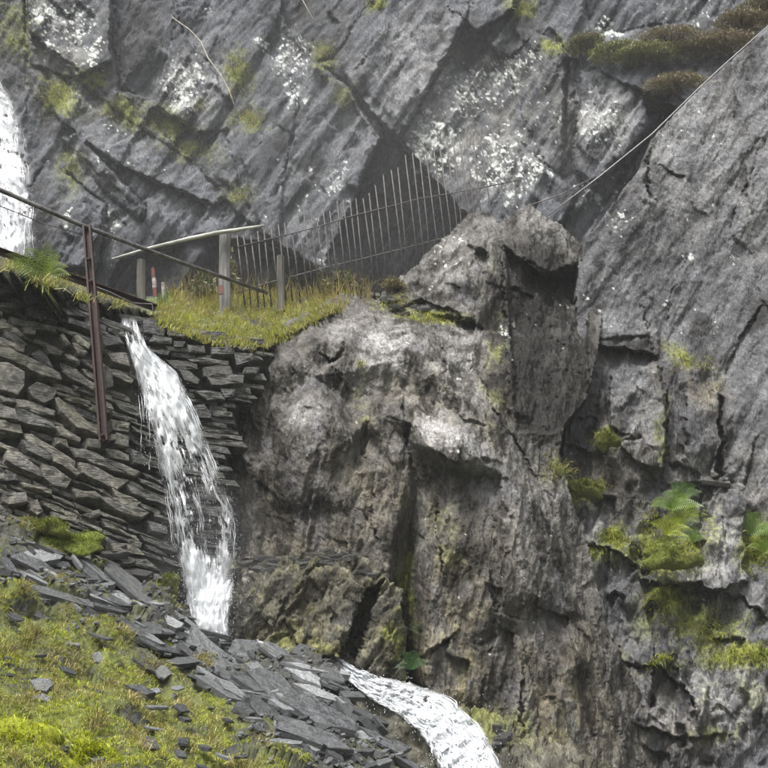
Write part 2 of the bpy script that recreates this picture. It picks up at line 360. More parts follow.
def raster_tin(pts, vals, tris, x0, y0, step, shape):
    """linear interpolation over triangles, sampled on the grid"""
    out = np.zeros(shape); gp = (np.asarray(pts) - np.array([x0, y0])) / step
    for a, b, c in tris:
        A, B, C_ = gp[a], gp[b], gp[c]; j0, j1 = int(max(0, math.floor(min(A[0], B[0], C_[0])))), int(min(shape[1] - 1, math.ceil(max(A[0], B[0], C_[0])))); i0, i1 = int(max(0, math.floor(min(A[1], B[1], C_[1])))), int(min(shape[0] - 1, math.ceil(max(A[1], B[1], C_[1]))))
        if j1 < j0 or i1 < i0: continue
        den = (B[1] - C_[1]) * (A[0] - C_[0]) + (C_[0] - B[0]) * (A[1] - C_[1])
        if abs(den) < 1e-9: continue
        JJ = np.arange(j0, j1 + 1)[None]; II = np.arange(i0, i1 + 1)[:, None]
        l1 = ((B[1] - C_[1]) * (JJ - C_[0]) + (C_[0] - B[0]) * (II - C_[1])) / den; l2 = ((C_[1] - A[1]) * (JJ - C_[0]) + (A[0] - C_[0]) * (II - C_[1])) / den; l3 = 1 - l1 - l2
        m = (l1 >= -1e-6) & (l2 >= -1e-6) & (l3 >= -1e-6); blk = out[i0:i1 + 1, j0:j1 + 1]; blk[m] = (l1 * vals[a] + l2 * vals[b] + l3 * vals[c])[m]
    return out
from mathutils.geometry import delaunay_2d_cdt
def tin_hand(pts, edges, box, step, shape):
    v, e, f, ov, oe, of = delaunay_2d_cdt([Vector((p[0], p[1])) for p in pts], edges, [], 0, 1e-4)
    val = [np.mean([pts[k][2] for k in o]) if o else 0.0 for o in ov]
    return raster_tin([tuple(q) for q in v], val, f, box[0], box[1], step, shape)
def tin_noise(box, step, shape, cell, ang, stretch, seed):
    """crisp natural facets: scattered points at random heights joined by flat triangles, longer along the cleavage direction"""
    r = np.random.default_rng(seed); ca, sa = math.cos(ang), math.sin(ang); x0, y0, x1, y1 = box; cx, cy = (x0 + x1) / 2, (y0 + y1) / 2; R = math.hypot(x1 - x0, y1 - y0) / 2 + cell * 3
    U, V_ = np.meshgrid(np.arange(-R / stretch, R / stretch + cell, cell), np.arange(-R, R + cell, cell)); q = np.stack([U.ravel(), V_.ravel()], -1) + r.uniform(-.48, .48, (U.size, 2)) * cell
    w_ = np.stack([cx + q[:, 0] * stretch * ca - q[:, 1] * sa, cy + q[:, 0] * stretch * sa + q[:, 1] * ca], -1); k = (np.abs(w_[:, 0] - cx) < (x1 - x0) / 2 + cell * 3 * stretch) & (np.abs(w_[:, 1] - cy) < (y1 - y0) / 2 + cell * 3 * stretch); q, w_ = q[k], w_[k]
    v, e, f, ov, oe, of = delaunay_2d_cdt([Vector(p) for p in q], [], [], 0, 1e-4); val = r.uniform(-1, 1, len(q)); val = np.sign(val) * np.abs(val) ** .8
    return raster_tin(w_, val, f, x0, y0, step, shape)
def cracks(lst, X, Y):
    """joints: (half width px, depth m, points...): the rock on one side stands proud and dies away, with a broken narrow gap along the line"""
    out = np.zeros(X.shape); nz = fbm(np.stack([X.ravel() / 16, Y.ravel() / 16, 0 * X.ravel() + 2.2], -1), 3).reshape(X.shape)
    for k, (wd, dp, *pts) in enumerate(lst):
        xs = [q[0] for q in pts]; ys = [q[1] for q in pts]; sel = (X > min(xs) - 60) & (X < max(xs) + 60) & (Y > min(ys) - 60) & (Y < max(ys) + 60)
        if not sel.any(): continue
        x, y = X[sel], Y[sel]; best = np.full(x.shape, 1e9); side = np.zeros(x.shape); arc = np.zeros(x.shape); acc = 0
        for (ax_, ay), (bx_, by) in zip(pts[:-1], pts[1:]):
            dx, dy = bx_ - ax_, by - ay; L2 = dx * dx + dy * dy; t = np.clip(((x - ax_) * dx + (y - ay) * dy) / L2, 0, 1); d = np.hypot(x - ax_ - t * dx, y - ay - t * dy); m = d < best
            best = np.where(m, d, best); side = np.where(m, np.sign((x - ax_) * dy - (y - ay) * dx), side); arc = np.where(m, acc + t * math.sqrt(L2), arc); acc += math.sqrt(L2)
        env = np.clip(np.minimum(arc, acc - arc) / (acc * .22 + 4), 0, 1); n_ = nz[sel]
        flip = 1 if k % 3 else -1
        step_ = -.55 * dp * np.clip(side * flip, 0, 1) * np.exp(-best / 20) * sstep(best, 0, 1.6); gap = .40 * dp * np.clip(1.1 - best / (wd * (.45 + .6 * sstep(n_, -.3, .4))), 0, 1) * sstep(n_, -.35, .15)
        out[sel] += env * (step_ + gap)
    return out
def plates(X, Y, ang, wr, lr, amp, tilt, seed):
    """cleavage plates: long slabs side by side, each stepped and canted against the next, broken across by joints"""
    r = np.random.default_rng(seed); ca, sa = math.cos(math.radians(ang)), math.sin(math.radians(ang)); a = X * ca + Y * sa; c = -X * sa + Y * ca
    cb = [c.min() - 1]
    while cb[-1] < c.max(): cb.append(cb[-1] + r.uniform(*wr) * (1 if r.random() < .7 else .45))
    row = np.clip(np.searchsorted(cb, c) - 1, 0, len(cb) - 2); out = np.zeros(X.shape); cb = np.array(cb); fc = (c - cb[row]) / (cb[row + 1] - cb[row])
    for k in range(len(cb) - 1):
        m = row == k
        if not m.any(): continue
        av = a[m]; bs = [av.min() - r.uniform(0, lr[1])]
        while bs[-1] < av.max(): bs.append(bs[-1] + r.uniform(*lr))
        seg_ = np.clip(np.searchsorted(bs, av + 5 * fc[m]) - 1, 0, len(bs)); off = r.uniform(-1, 1, len(bs) + 1); tl = r.uniform(.1, 1, len(bs) + 1); at_ = r.uniform(-.4, .4, len(bs) + 1); bsx = np.array(bs + [bs[-1] + 50])
        out[m] = amp * off[seg_] + tilt * tl[seg_] * (fc[m] - .5) + tilt * at_[seg_] * np.clip((av - bsx[seg_]) / 100, 0, 1)
    return out
class Relief:
    """a rock or earth face: ground distance over a grid of sight lines, slabs stepped in or out, then broken up by noise along its normal"""
    def __init__(s, box, step, base, outline=None, slabs=(), layers=(), soft=1, warp=.9, gain=1.0, tins=(), hand=None, crack=(), slate_plates=()):
        x0, y0, x1, y1 = box; s.box = box; s.step = step
        X, Y = np.meshgrid(np.arange(x0, x1 + .1, step), np.arange(y0, y1 + .1, step)); s.X, s.Y = X, Y
        q = np.stack([X.ravel(), Y.ravel(), np.zeros(X.size)], -1)
        WX = X + warp * fbm(q / 28 + 5.1, 3).reshape(X.shape) * 1.6; WY = Y + warp * fbm(q / 28 + 91.7, 3).reshape(X.shape) * 1.6
        WX = WX + 2.4 * fbm(q / 9 + 3.3, 3).reshape(X.shape); WY = WY + 2.4 * fbm(q / 9 + 47, 3).reshape(X.shape)
        D = base(X, Y)
        O = np.zeros(X.shape)
        for sl in slabs:
            a = np.array(sl, float); m = inside(a, WX, WY)
            if not m.any(): continue
            A = np.c_[np.ones(len(a)), a[:, :2] / 100]
            k = np.linalg.lstsq(A, a[:, 2], rcond=None)[0] if len(a) > 3 or True else 0
            v = k[0] + k[1] * X / 100 + k[2] * Y / 100
            O = np.where(m, np.clip(v, a[:, 2].min(), a[:, 2].max()), O)
        O = gain * blur(O, soft); OT = O.copy()
        gr = np.hypot(*np.gradient(O)); calm = 1 / (1 + (blur(gr, 2) / .09) ** 2)
        for kt, (cell, ang, stretch, amp) in enumerate(tins): OT = OT + amp * calm * tin_noise(box, step, X.shape, cell, math.radians(ang), stretch, 100 + kt + abs(int(x0 * 7 + y0)))
        for kp, (ang, wr, lr, amp, tilt, rg) in enumerate(slate_plates): OT = OT + blur(plates(WX, WY, ang, wr, lr, amp, tilt, 40 + kp), 1) * calm * rg(X, Y)
        if hand is not None: OT = OT + 1.55 * blur(tin_hand(hand[0], hand[1], box, step, X.shape), 1)
        if crack: OT = OT + cracks(crack, WX + .8 * (WX - X), WY + .8 * (WY - Y))
        D = D + OT
        Dn = base(X, Y) + .6 * blur(O, 60); pn = P(X, Y, Dn)
        gx = np.gradient(pn, axis=1); gy = np.gradient(pn, axis=0); nr = np.cross(gy, gx); nr /= np.linalg.norm(nr, axis=-1, keepdims=True)
        if nr[..., 1].mean() > 0: nr = -nr
        W = P(X, Y, D); p = W.reshape(-1, 3); disp = np.zeros(len(p))
        for kind, amp, A, arg in layers:
            qq = p @ A.T + 31.7
            if kind == 'facet':
                wq = qq + 0.10 * np.stack([pnoise(qq * 1.7 + k) for k in (3, 57, 111)], -1)
                v, e = facets(wq, arg); disp += amp * (v - 0.35 * np.clip(1 - e / 0.10, 0, 1))
            elif kind == 'chisel': disp += amp * chisel(qq + .08 * np.stack([pnoise(qq * 2.3 + k) for k in (3, 57, 111)], -1), arg)
            elif kind == 'ridge': disp += amp * (0.5 - np.abs(fbm(qq, arg)) * 1.6)
            else: disp += amp * fbm(qq, arg)
        W = W + nr * (disp.reshape(X.shape) * (.25 + .75 * calm))[..., None]
        s.W, s.nr = W, nr
        s.mask = inside(outline, WX, WY) if outline is not None else np.ones(X.shape, bool)
    def at(s, px, py):
        j = np.clip(np.rint((np.asarray(px) - s.box[0]) / s.step).astype(int), 0, s.X.shape[1] - 1)
        i = np.clip(np.rint((np.asarray(py) - s.box[1]) / s.step).astype(int), 0, s.X.shape[0] - 1)
        return s.W[i, j]
    def normal(s, px, py):
        j = np.clip(np.rint((np.asarray(px) - s.box[0]) / s.step).astype(int), 0, s.X.shape[1] - 1)
        i = np.clip(np.rint((np.asarray(py) - s.box[1]) / s.step).astype(int), 0, s.X.shape[0] - 1)
        return s.nr[i, j]
    def build(s, name, mat, paint=(), skirt=(0.15, 0.6, 2.0), style=None):
        h, wd = s.X.shape; m = s.mask
        fm = m[:-1, :-1] & m[1:, :-1] & m[:-1, 1:] & m[1:, 1:]
        idx = np.arange(h * wd).reshape(h, wd)
        Q = np.stack([idx[:-1, :-1][fm], idx[1:, :-1][fm], idx[1:, 1:][fm], idx[:-1, 1:][fm]], -1)
        used = np.unique(Q); re = np.full(h * wd, -1); re[used] = np.arange(len(used)); Q = re[Q]
        V = s.W.reshape(-1, 3)[used]; X = s.X.ravel()[used]; Y = s.Y.ravel()[used]
        E = np.concatenate([Q[:, [0, 1]], Q[:, [1, 2]], Q[:, [2, 3]], Q[:, [3, 0]]])
        key = np.sort(E, 1) @ np.array([len(V), 1]); u, first, cnt = np.unique(key, return_index=True, return_counts=True)
        B = E[first[cnt == 1]]; bv = np.unique(B)
        Vs = [V]; F = [Q]; prev = {}; cur = bv.copy(); base = len(V); Xs = [X]; Ys = [Y]; lut = np.full(len(V), -1); lut[bv] = np.arange(len(bv))
        prev_ids = bv
        for k, dpt in enumerate(skirt):
            nv = V[bv] + np.array([0, dpt, -0.10 * dpt]) + 0.04 * dpt * RNG.normal(size=(len(bv), 3)) * 0.3
            ids = base + np.arange(len(bv)); base += len(bv); Vs.append(nv); Xs.append(X[bv]); Ys.append(Y[bv])
            F.append(np.stack([prev_ids[lut[B[:, 1]]], prev_ids[lut[B[:, 0]]], ids[lut[B[:, 0]]], ids[lut[B[:, 1]]]], -1)); prev_ids = ids
        V = np.concatenate(Vs); X = np.concatenate(Xs); Y = np.concatenate(Ys)
        me = mesh_np(name, V, F); q = np.stack([X, Y, 0 * X], -1)
        wx = X + 9 * fbm(q / 18, 3); wy = Y + 9 * fbm(q / 18 + 40, 3)
        att = {an: blobs(dict(paint).get(an, ()), wx, wy) for an in ('lichen', 'moss', 'dark', 'pale', 'warm')}
        if style is None: fattr(me, 'moss', att['moss'])
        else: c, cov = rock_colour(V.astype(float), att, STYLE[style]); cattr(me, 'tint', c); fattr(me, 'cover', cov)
        o = link(name, me, mat); tag(o, kind='structure'); s.o = o
        return o

def ax_iso(sc): return np.eye(3) / sc
JD = axes((0.55, 0.15, 0.83), (0.2, 0.95, 0.0), (1.9, 0.9, 0.45))
def joint(d1, d2, s): return axes(d1, d2, s)

# ---- the back cliff: tilted slate slabs behind the ledge
def base_back(X, Y): return 14.3 + (190 - Y) * 0.0052 + np.where(X < 120, (120 - X) * -0.0005, 0) - np.clip(X - 480, 0, 300) * 0.004
slabs_back = [
    [(20, -140, -.2), (122, -140, -.1), (114, 60, -.25), (78, 78, -.35), (40, 40, -.25), (15, 20, 0)],
    [(118, -140, .5), (178, -140, .4), (174, 35, .45), (160, 100, .6), (118, 92, .4), (110, 40, .5)],
    [(262, -140, .6), (262, 0, .6), (290, 40, .5), (318, 64, .4), (338, 60, .5), (370, 8, .5), (362, -140, .7)],
    [(225, -140, .1), (264, -140, -.2), (285, 28, -.35), (320, 66, -.45), (347, 87, -.4), (364, 117, -.45), (380, 140, -.5), (364, 175, -.5), (347, 225, -.55), (325, 274, -.6), (262, 234, -.3), (215, 190, 0), (228, 125, 0), (240, 95, 0), (225, 40, 0)],
    [(262, 234, -.35), (240, 150, -.2), (262, 100, -.25), (300, 95, -.4), (285, 170, -.45), (278, 245, -.4)],
    [(368, 8, 0), (386, 12, -.25), (350, 86, -.3), (336, 60, .05)],
    [(384, 12, -.35), (378, -140, -.1), (440, -140, -.3), (464, 25, -.6), (432, 80, -.65), (398, 139, -.6), (385, 126, -.45), (349, 86, -.3)],
    [(420, 30, -.62), (462, 25, -.75), (432, 80, -.78), (398, 139, -.72), (392, 110, -.6)],
    [(382, 128, .5), (398, 139, .3), (420, 166, .5), (468, 214, .9), (440, 250, 1.2), (400, 300, 1.4), (325, 300, 1.3), (330, 252, .9), (350, 215, .7), (364, 175, .6), (378, 142, .5)],
    [(398, 139, -.15), (464, 25, .05), (482, 40, .1), (515, 70, .1), (522, 112, .1), (560, 200, -.3), (540, 270, -.5), (466, 214, -.45), (420, 166, -.3)],
    [(440, -140, -.35), (525, -140, -.4), (514, 8, -.55), (490, 25, -.6), (474, 32, -.5), (442, -2, -.4)],
    [(122, 262, .25), (200, 236, .3), (262, 244, .55), (325, 276, .8), (338, 330, .9), (90, 330, .5)],
    [(182, 36, -.35), (217, 75, -.2), (230, 130, -.1), (200, 134, -.3), (154, 106, -.4)],
    [(25, 62, .15), (80, 82, .12), (140, 128, .1), (232, 188, .1), (215, 206, -.3), (120, 167, -.3), (60, 122, -.25)],
    [(62, 138, -.12), (76, 132, -.35), (146, 208, -.38), (140, 220, -.30), (110, 196, -.12)],
    [(30, 190, -.4), (48, 163, -.5), (76, 184, -.6), (106, 206, -.55), (96, 270, -.7), (28, 270, -.6)],
    [(-160, -140, .5), (22, -140, .4), (30, 90, .4), (22, 170, .3), (30, 290, .2), (-160, 290, .3)],
    [(522, 28, -.2), (560, 44, -.3), (576, 68, -.2), (566, 192, -.2), (546, 192, -.1), (520, 112, .05)],
    [(566, 60, .10), (577, 62, .14), (572, 180, .12), (562, 180, .08)],
    [(580, 70, -.2), (640, 74, -.35), (650, 125, -.4), (602, 184, -.4), (574, 172, -.25)],
    [(508, 135, -.35), (577, 192, -.5), (562, 225, -.6), (495, 222, -.4)],
    [(570, -140, .5), (900, -140, .5), (900, 5, .25), (742, 18, .1), (590, 38, .2)],
    [(590, 36, .1), (745, 15, 0), (740, 75, -.6), (680, 110, -.65), (600, 72, -.5)],
]
B1, B2 = (0.55, 0.1, 0.83), (0.7, .7, -0.4)
lay_back = [('ridge', .045, joint(B1, B2, (1.6, .35, .10)), 3), ('fbm', .04, ax_iso(.8), 3), ('fbm', .010, ax_iso(.09), 3), ('facet', .022, joint(B1, B2, (.9, .2, .10)), .8)]
tin_back = [(95, -60, 2.6, .22), (26, -60, 5.0, .14), (38, 45, 2.4, .08), (12, -60, 4.5, .055), (7, -60, 2.2, .014)]
crack_back = [(2.5, .25, (270, -60), (285, 28), (318, 64), (350, 88), (385, 127), (398, 138), (420, 165), (466, 213)), (2, .2, (398, 138), (432, 80), (463, 25), (480, -20)), (2, .2, (337, 60), (372, 5), (380, -40)), (2, .22, (350, 86), (386, 12)), (1.6, .15, (20, 25), (70, 66), (115, 100)), (2, .2, (62, 140), (140, 210)),
              (2, .2, (112, -30), (118, 60), (135, 110), (215, 180)), (1.8, .15, (175, -20), (182, 38), (217, 75)), (1.5, .12, (225, 130), (240, 190), (262, 234)), (2, .2, (500, 40), (520, 110), (560, 200)), (1.6, .2, (640, 160), (648, 215)), (1.5, .15, (462, 25), (510, 60), (540, 30)), (1.5, .12, (515, 135), (580, 195)), (1.4, .12, (300, 100), (285, 170), (262, 232)), (1.3, .1, (410, 0), (380, 90)), (1.3, .1, (445, 60), (415, 115)), (1.5, .15, (440, 0), (475, 32), (500, 60)), (1.5, .14, (600, 80), (585, 170))]
back = Relief((-150, -130, 900, 335), 1.3, base_back, None, slabs_back, lay_back, gain=1.0, tins=tin_back, crack=crack_back, slate_plates=[(-59, (12, 40), (50, 170), .085, .13, lambda X, Y: 1.0), (-59, (5, 13), (25, 90), .022, .03, lambda X, Y: 1.0), (42, (30, 80), (60, 160), .04, .05, lambda X, Y: 1.0)])
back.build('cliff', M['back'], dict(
    lichen=[(45, 28, 22, 30), (75, 25, 22, 35), (95, 55, 14, 22), (183, 88, 24, 36, 15, 1.1), (290, 55, 22, 34, 0, .9), (264, 46, 10, 14, 0, 1), (298, 95, 10, 20), (75, 100, 10, 18), (112, 120, 14, 14, 0, .6), (435, 145, 32, 36, 0, 1.15), (470, 90, 34, 40, 0, .85),
            (500, 165, 36, 42, 0, 1.0), (505, 75, 20, 25), (530, 60, 18, 20), (525, 170, 26, 24, 0, 1.1), (600, 125, 32, 36, 0, .8), (610, 30, 20, 14, 0, 1), (330, 262, 14, 20, 0, 1.0), (112, 225, 14, 40, 0, .8), (66, 212, 8, 14, 0, 1), (590, 195, 18, 18, 0, .9),
            (345, 110, 12, 14, 0, .6), (335, 180, 10, 30, 20, .8), (310, 200, 60, 60, 0, .38), (550, 120, 60, 60, 0, .45), (120, 150, 60, 60, 0, .45), (390, 60, 60, 80, 0, .3), (205, 10, 8, 8), (630, 190, 30, 20, 0, .7), (700, 10, 60, 20, 0, .55)],
    moss=[(15, 35, 24, 40, 0, .7), (60, 95, 26, 20, 30, .9), (95, 80, 18, 14), (120, 110, 26, 14, 35, .8), (165, 125, 30, 16, 20, .8), (190, 150, 30, 14, 15, .6), (240, 75, 16, 24, 0, .9), (250, 120, 20, 12, 0, .8), (325, 60, 14, 20, 0, .8), (375, 5, 12, 10), (240, 195, 20, 12, 0, .6), (70, 170, 14, 22, 0, .6), (520, 10, 16, 14, 0, .7), (560, 45, 20, 10, 0, .8), (345, 95, 12, 16, 30, .5)],
    pale=[(410, 70, 40, 70, 30, .28), (190, 90, 26, 34, 0, .5), (600, 125, 32, 36, 0, .55), (440, 145, 30, 30, 0, .3), (90, 165, 30, 6, 45, .5)],
    dark=[(140, 40, 22, 60, 0, .7), (320, 20, 34, 50, 0, .6), (400, 215, 50, 60, 0, .75), (230, 290, 100, 40, 0, .8), (530, 50, 20, 25, 0, .4), (570, 120, 8, 60, 0, .8), (45, 230, 20, 40, 0, .6), (500, 50, 14, 20, 0, .4)],  # shade painted into the recesses, cave and narrow slot, plus wet stain
    warm=[(475, 120, 50, 60, 0, .35), (530, 100, 40, 60, 0, .2), (60, 60, 60, 60, 0, .25)]), skirt=(), style='back')

# ---- the right-hand cliff: one great smooth slab above broken blocks
def base_right(X, Y):
    return np.interp(Y, [-120, 30, 200, 400, 500, 600, 700, 768, 900], [13.2, 12.6, 11.8, 11.0, 10.6, 10.25, 9.95, 9.75, 9.4]) + (700 - X) * 0.0022
out_right = [(960, -150), (768, 26), (726, 64), (700, 88), (652, 138), (641, 165), (612, 205), (588, 236), (578, 262), (576, 300), (574, 395), (548, 425), (545, 500), (560, 560), (565, 640), (600, 720), (610, 900), (960, 900)]
slabs_right = [
    [(652, 138, .0), (700, 90, -.05), (726, 66, -.05), (715, 110, .12), (690, 200, .1), (665, 230, .1), (650, 190, .05)],
    [(735, 60, -.12), (768, 30, -.15), (940, 20, -.3), (940, 480, -.3), (760, 300, -.15), (745, 160, -.1)],
    [(560, 250, .1), (600, 240, .0), (645, 290, .0), (642, 340, -.1), (592, 352, -.05), (560, 330, .1)],
    [(588, 340, .12), (660, 335, .12), (662, 362, .02), (590, 366, .05)],
    [(641, 300, -.15), (650, 296, -.2), (662, 352, -.2), (654, 358, -.15)],
    [(612, 372, -.25), (658, 362, -.35), (662, 470, -.4), (636, 462, -.4), (612, 430, -.3)],
    [(659, 364, -.05), (688, 378, -.1), (688, 482, -.1), (662, 488, -.1)],
    [(687, 380, -.35), (717, 396, -.4), (718, 478, -.45), (688, 484, -.4)],
    [(717, 392, .12), (725, 400, .10), (724, 482, .10), (717, 482, .12)],
    [(660, 330, .02), (690, 350, .0), (725, 380, .02), (720, 396, -.05), (688, 378, -.08), (658, 362, -.05)],
    [(545, 392, -.1), (600, 378, -.2), (610, 434, -.25), (592, 456, -.25), (530, 420, -.1)],
    [(635, 540, -.25), (705, 530, -.3), (710, 580, -.5), (640, 580, -.45)],
    [(698, 510, -.35), (735, 500, -.3), (748, 580, -.6), (705, 585, -.65)],
]
lay_right = [('ridge', .035, joint((0.5, .2, 0.8), (.7, .7, -.3), (1.2, .4, .13)), 4), ('fbm', .06, ax_iso(1.4), 3), ('fbm', .012, ax_iso(.09), 3), ('facet', .02, joint((.5, 0, .85), (.7, .7, -.3), (.5, .2, .12)), .9)]
tin_right = [(120, -58, 2.0, .18), (34, -58, 4.0, .08), (14, -60, 3.5, .036), (7, -60, 2.0, .012)]
crack_right = [(2, .2, (650, 140), (646, 190), (660, 215)), (1.5, .12, (655, 165), (690, 180)), (2.5, .3, (590, 345), (630, 352), (660, 358)), (2.5, .3, (662, 362), (664, 430), (660, 490)), (3, .35, (720, 392), (722, 440), (720, 485)), (1.8, .2, (688, 380), (690, 480)), (2, .2, (768, 300), (735, 345), (725, 380)), (1.6, .15, (768, 130), (735, 210), (720, 260)), (1.6, .15, (610, 372), (612, 430), (640, 446)), (2, .2, (600, 455), (640, 442), (660, 462)), (2, .2, (570, 545), (605, 548), (650, 575)), (2, .25, (600, 655), (650, 665), (690, 690), (700, 740)), (2, .2, (645, 600), (655, 660), (648, 730)), (2, .2, (700, 585), (740, 600), (790, 640)), (2, .2, (560, 715), (620, 722), (670, 735), (740, 742)), (1.6, .15, (640, 300), (655, 356)), (1.5, .12, (745, 60), (735, 120), (700, 190)), (1.5, .14, (700, 230), (670, 300), (664, 340)), (1.6, .14, (760, 430), (740, 500))]
right = Relief((480, -90, 880, 860), 1.25, base_right, out_right, slabs_right, lay_right, gain=.4, tins=tin_right, crack=crack_right, slate_plates=[(-59, (14, 50), (60, 200), .035, .06, lambda X, Y: 1.0), (-84, (12, 34), (30, 90), .10, .12, lambda X, Y: np.clip((Y - 330) / 60, 0, 1) * np.clip((735 - X) / 30 + np.clip((Y - 480) / 40, 0, 1), 0, 1))])
# rougher, blockier rock towards the foot
wt = np.clip((right.Y - 330) / 120, 0, 1) * np.clip((760 - right.X) / 60 + np.clip((right.Y - 480) / 40, 0, 1), 0, 1)
rough_ = .15 * tin_noise(right.box, right.step, wt.shape, 30, math.radians(-80), 2.6, 5) + .07 * tin_noise(right.box, right.step, wt.shape, 14, math.radians(-80), 1.7, 6) + .05 * tin_noise(right.box, right.step, wt.shape, 7, math.radians(-80), 1.5, 8)
right.W = right.W + right.nr * (wt * rough_)[..., None]
right.build('cliff', M['right'], dict(
    lichen=[(690, 165, 100, 110, 0, .32), (720, 330, 90, 110, 0, .30), (690, 258, 8, 6, 0, 1), (605, 300, 40, 40, 0, .4), (620, 225, 20, 20, 0, .7), (735, 262, 6, 6), (670, 308, 8, 8, 0, .9), (690, 480, 60, 60, 0, .3), (700, 620, 90, 100, 0, .4)],
    moss=[(605, 443, 18, 14, 0, 1), (582, 490, 28, 14, 15, 1), (614, 538, 14, 12, 0, 1), (590, 555, 30, 10, 15, .8), (665, 555, 40, 22, 0, 1), (700, 540, 22, 36, 40, .8), (757, 545, 18, 24, 30, 1), (670, 600, 26, 18, 0, .9), (690, 625, 50, 22, 10, .75), (745, 660, 50, 16, 0, .95), (660, 665, 26, 8, -20, .9), (720, 640, 60, 24, 0, .6), (600, 650, 24, 8, 15, .6), (600, 740, 26, 20, 30, .7), (720, 735, 40, 10, 0, .5), (690, 365, 30, 12, 35, .8), (540, 420, 30, 24, 0, .5), (660, 450, 8, 50, 0, .5), (740, 700, 60, 30, 0, .35)],
    dark=[(625, 352, 50, 14, 0, .9), (668, 420, 10, 60, 0, .7), (722, 440, 10, 60, 0, .9), (590, 400, 24, 40, 0, .5), (660, 230, 40, 60, 30, .25), (740, 330, 10, 70, 35, .5), (660, 700, 30, 40, 0, .5), (620, 490, 20, 40, 0, .5), (710, 600, 30, 30, 0, .4), (640, 610, 25, 60, 0, .25), (720, 730, 60, 40, 0, .5)],  # partly shade painted along the overhang line and in the pillar gaps
    pale=[(585, 525, 20, 20, 0, .4), (715, 545, 16, 34, 10, .8), (720, 700, 70, 40, 0, .45), (630, 420, 18, 34, 0, .3), (700, 180, 60, 80, 0, .15), (640, 520, 10, 30, 0, .2)],
    warm=[(570, 690, 50, 60, 0, .6), (600, 480, 70, 60, 0, .4), (690, 380, 40, 20, 40, .7), (720, 500, 60, 60, 0, .25), (640, 740, 60, 40, 0, .5)]), style='right')

# ---- the central outcrop
def base_out(X, Y):
    d = np.interp(Y, [190, 300, 330, 360, 430, 500, 560, 680, 768, 900], [11.6, 11.05, 10.65, 10.25, 9.72, 9.48, 9.42, 9.34, 9.22, 9.1])
    return d + np.interp(X, [180, 240, 300, 400, 470, 540, 600, 680], [.75, .45, .18, 0, 0, .18, .5, .9])
out_out = [(376, 300), (408, 270), (470, 213), (492, 211), (500, 222), (528, 202), (560, 225), (594, 258), (604, 300), (600, 345), (588, 400), (564, 425), (560, 450), (575, 510), (592, 560), (604, 620), (645, 700), (670, 800), (670, 900), (370, 900), (392, 700), (225, 650), (212, 560), (218, 480), (202, 432), (238, 374), (260, 340), (288, 321), (343, 293)]
slabs_out = [
    [(501, 218, -.05), (528, 200, .0), (596, 256, -.12), (576, 264, -.2), (545, 276, -.22), (520, 260, -.18), (505, 246, -.12)],
    [(528, 202, .05), (558, 226, -.08), (548, 272, -.30), (520, 256, -.24)],
    [(505, 250, .28), (545, 278, .30), (583, 268, .28), (590, 405, .26), (555, 432, .20), (516, 432, .20)],
    [(378, 318, .0), (420, 300, .25), (470, 318, .2), (468, 328, -.02), (420, 320, -.05)],
]
lay_out = [('ridge', .035, joint((0.05, .05, 1), (1, .2, 0), (1.2, .14, .14)), 4), ('fbm', .012, ax_iso(.07), 3), ('facet', .025, joint((.1, .1, 1), (1, .2, .2), (.4, .16, .16)), .9)]
tin_out = [(60, -76, 1.9, .12), (22, -84, 4.0, .07), (26, -60, 1.8, .02), (10, -84, 3.2, .022)]
HP = [(262, 342, .15), (305, 322, .1), (345, 298, .15), (371, 312, .1), (389, 318, .12), (467, 326, .15), (252, 375, .14), (256, 434, .12), (319, 344, -.12), (350, 342, -.15), (330, 362, .05), (300, 360, -.12), (313, 377, -.08), (360, 354, -.18), (381, 326, .02), (409, 323, .02), (412, 346, -.2), (389, 362, -.24), (334, 374, -.1),
      (345, 400, .04), (385, 395, .0), (412, 385, -.1), (440, 372, -.22), (470, 352, -.05), (478, 372, .12), (276, 420, -.15), (303, 405, -.22), (328, 404, -.24), (350, 440, -.3), (354, 473, -.2), (300, 470, -.25), (262, 470, -.08), (335, 392, .08), (290, 395, .06), (366, 420, -.12), (383, 418, -.14), (383, 438, -.12), (368, 440, .02),
      (418, 426, -.22), (434, 410, -.08), (459, 438, -.26), (477, 459, -.28), (455, 462, -.31), (428, 447, -.29), (430, 395, -.05), (470, 420, -.1), (495, 440, -.1), (428, 460, -.10), (455, 478, -.12), (474, 478, -.10), (428, 536, .04), (450, 500, -.06), (405, 440, -.04), (412, 470, .04), (418, 489, .10), (408, 560, .14), (402, 620, .18), (408, 690, .2),
      (395, 470, -.17), (392, 540, -.18), (388, 600, -.12), (436, 540, -.14), (432, 600, -.18), (430, 690, -.18), (240, 500, .1), (300, 520, -.05), (350, 510, -.12), (350, 560, -.1), (280, 560, 0), (225, 560, .1), (500, 400, .05), (522, 454, .12), (510, 480, -.17), (556, 505, .05), (540, 540, -.22), (500, 560, -.3), (525, 590, -.4), (498, 606, -.32),
      (525, 622, -.22), (470, 580, -.2), (470, 650, -.24), (530, 680, -.32), (470, 730, -.27), (575, 560, .05), (590, 620, 0), (570, 650, -.22), (600, 690, -.2), (560, 740, -.38), (620, 760, -.3), (640, 710, 0), (500, 800, -.3), (600, 830, -.4), (420, 760, -.1), (376, 300, .2), (470, 212, .42), (494, 211, .25), (502, 290, -.05), (470, 318, -.14),
      (420, 312, .05), (486, 238, .0), (506, 240, .15), (512, 420, .12), (485, 330, .14), (180, 190, .3), (690, 190, .3), (180, 860, .2), (690, 860, .1), (200, 430, .15), (600, 330, .15), (590, 420, .1), (560, 440, .05), (545, 430, .05), (370, 720, .1), (225, 640, .1)]
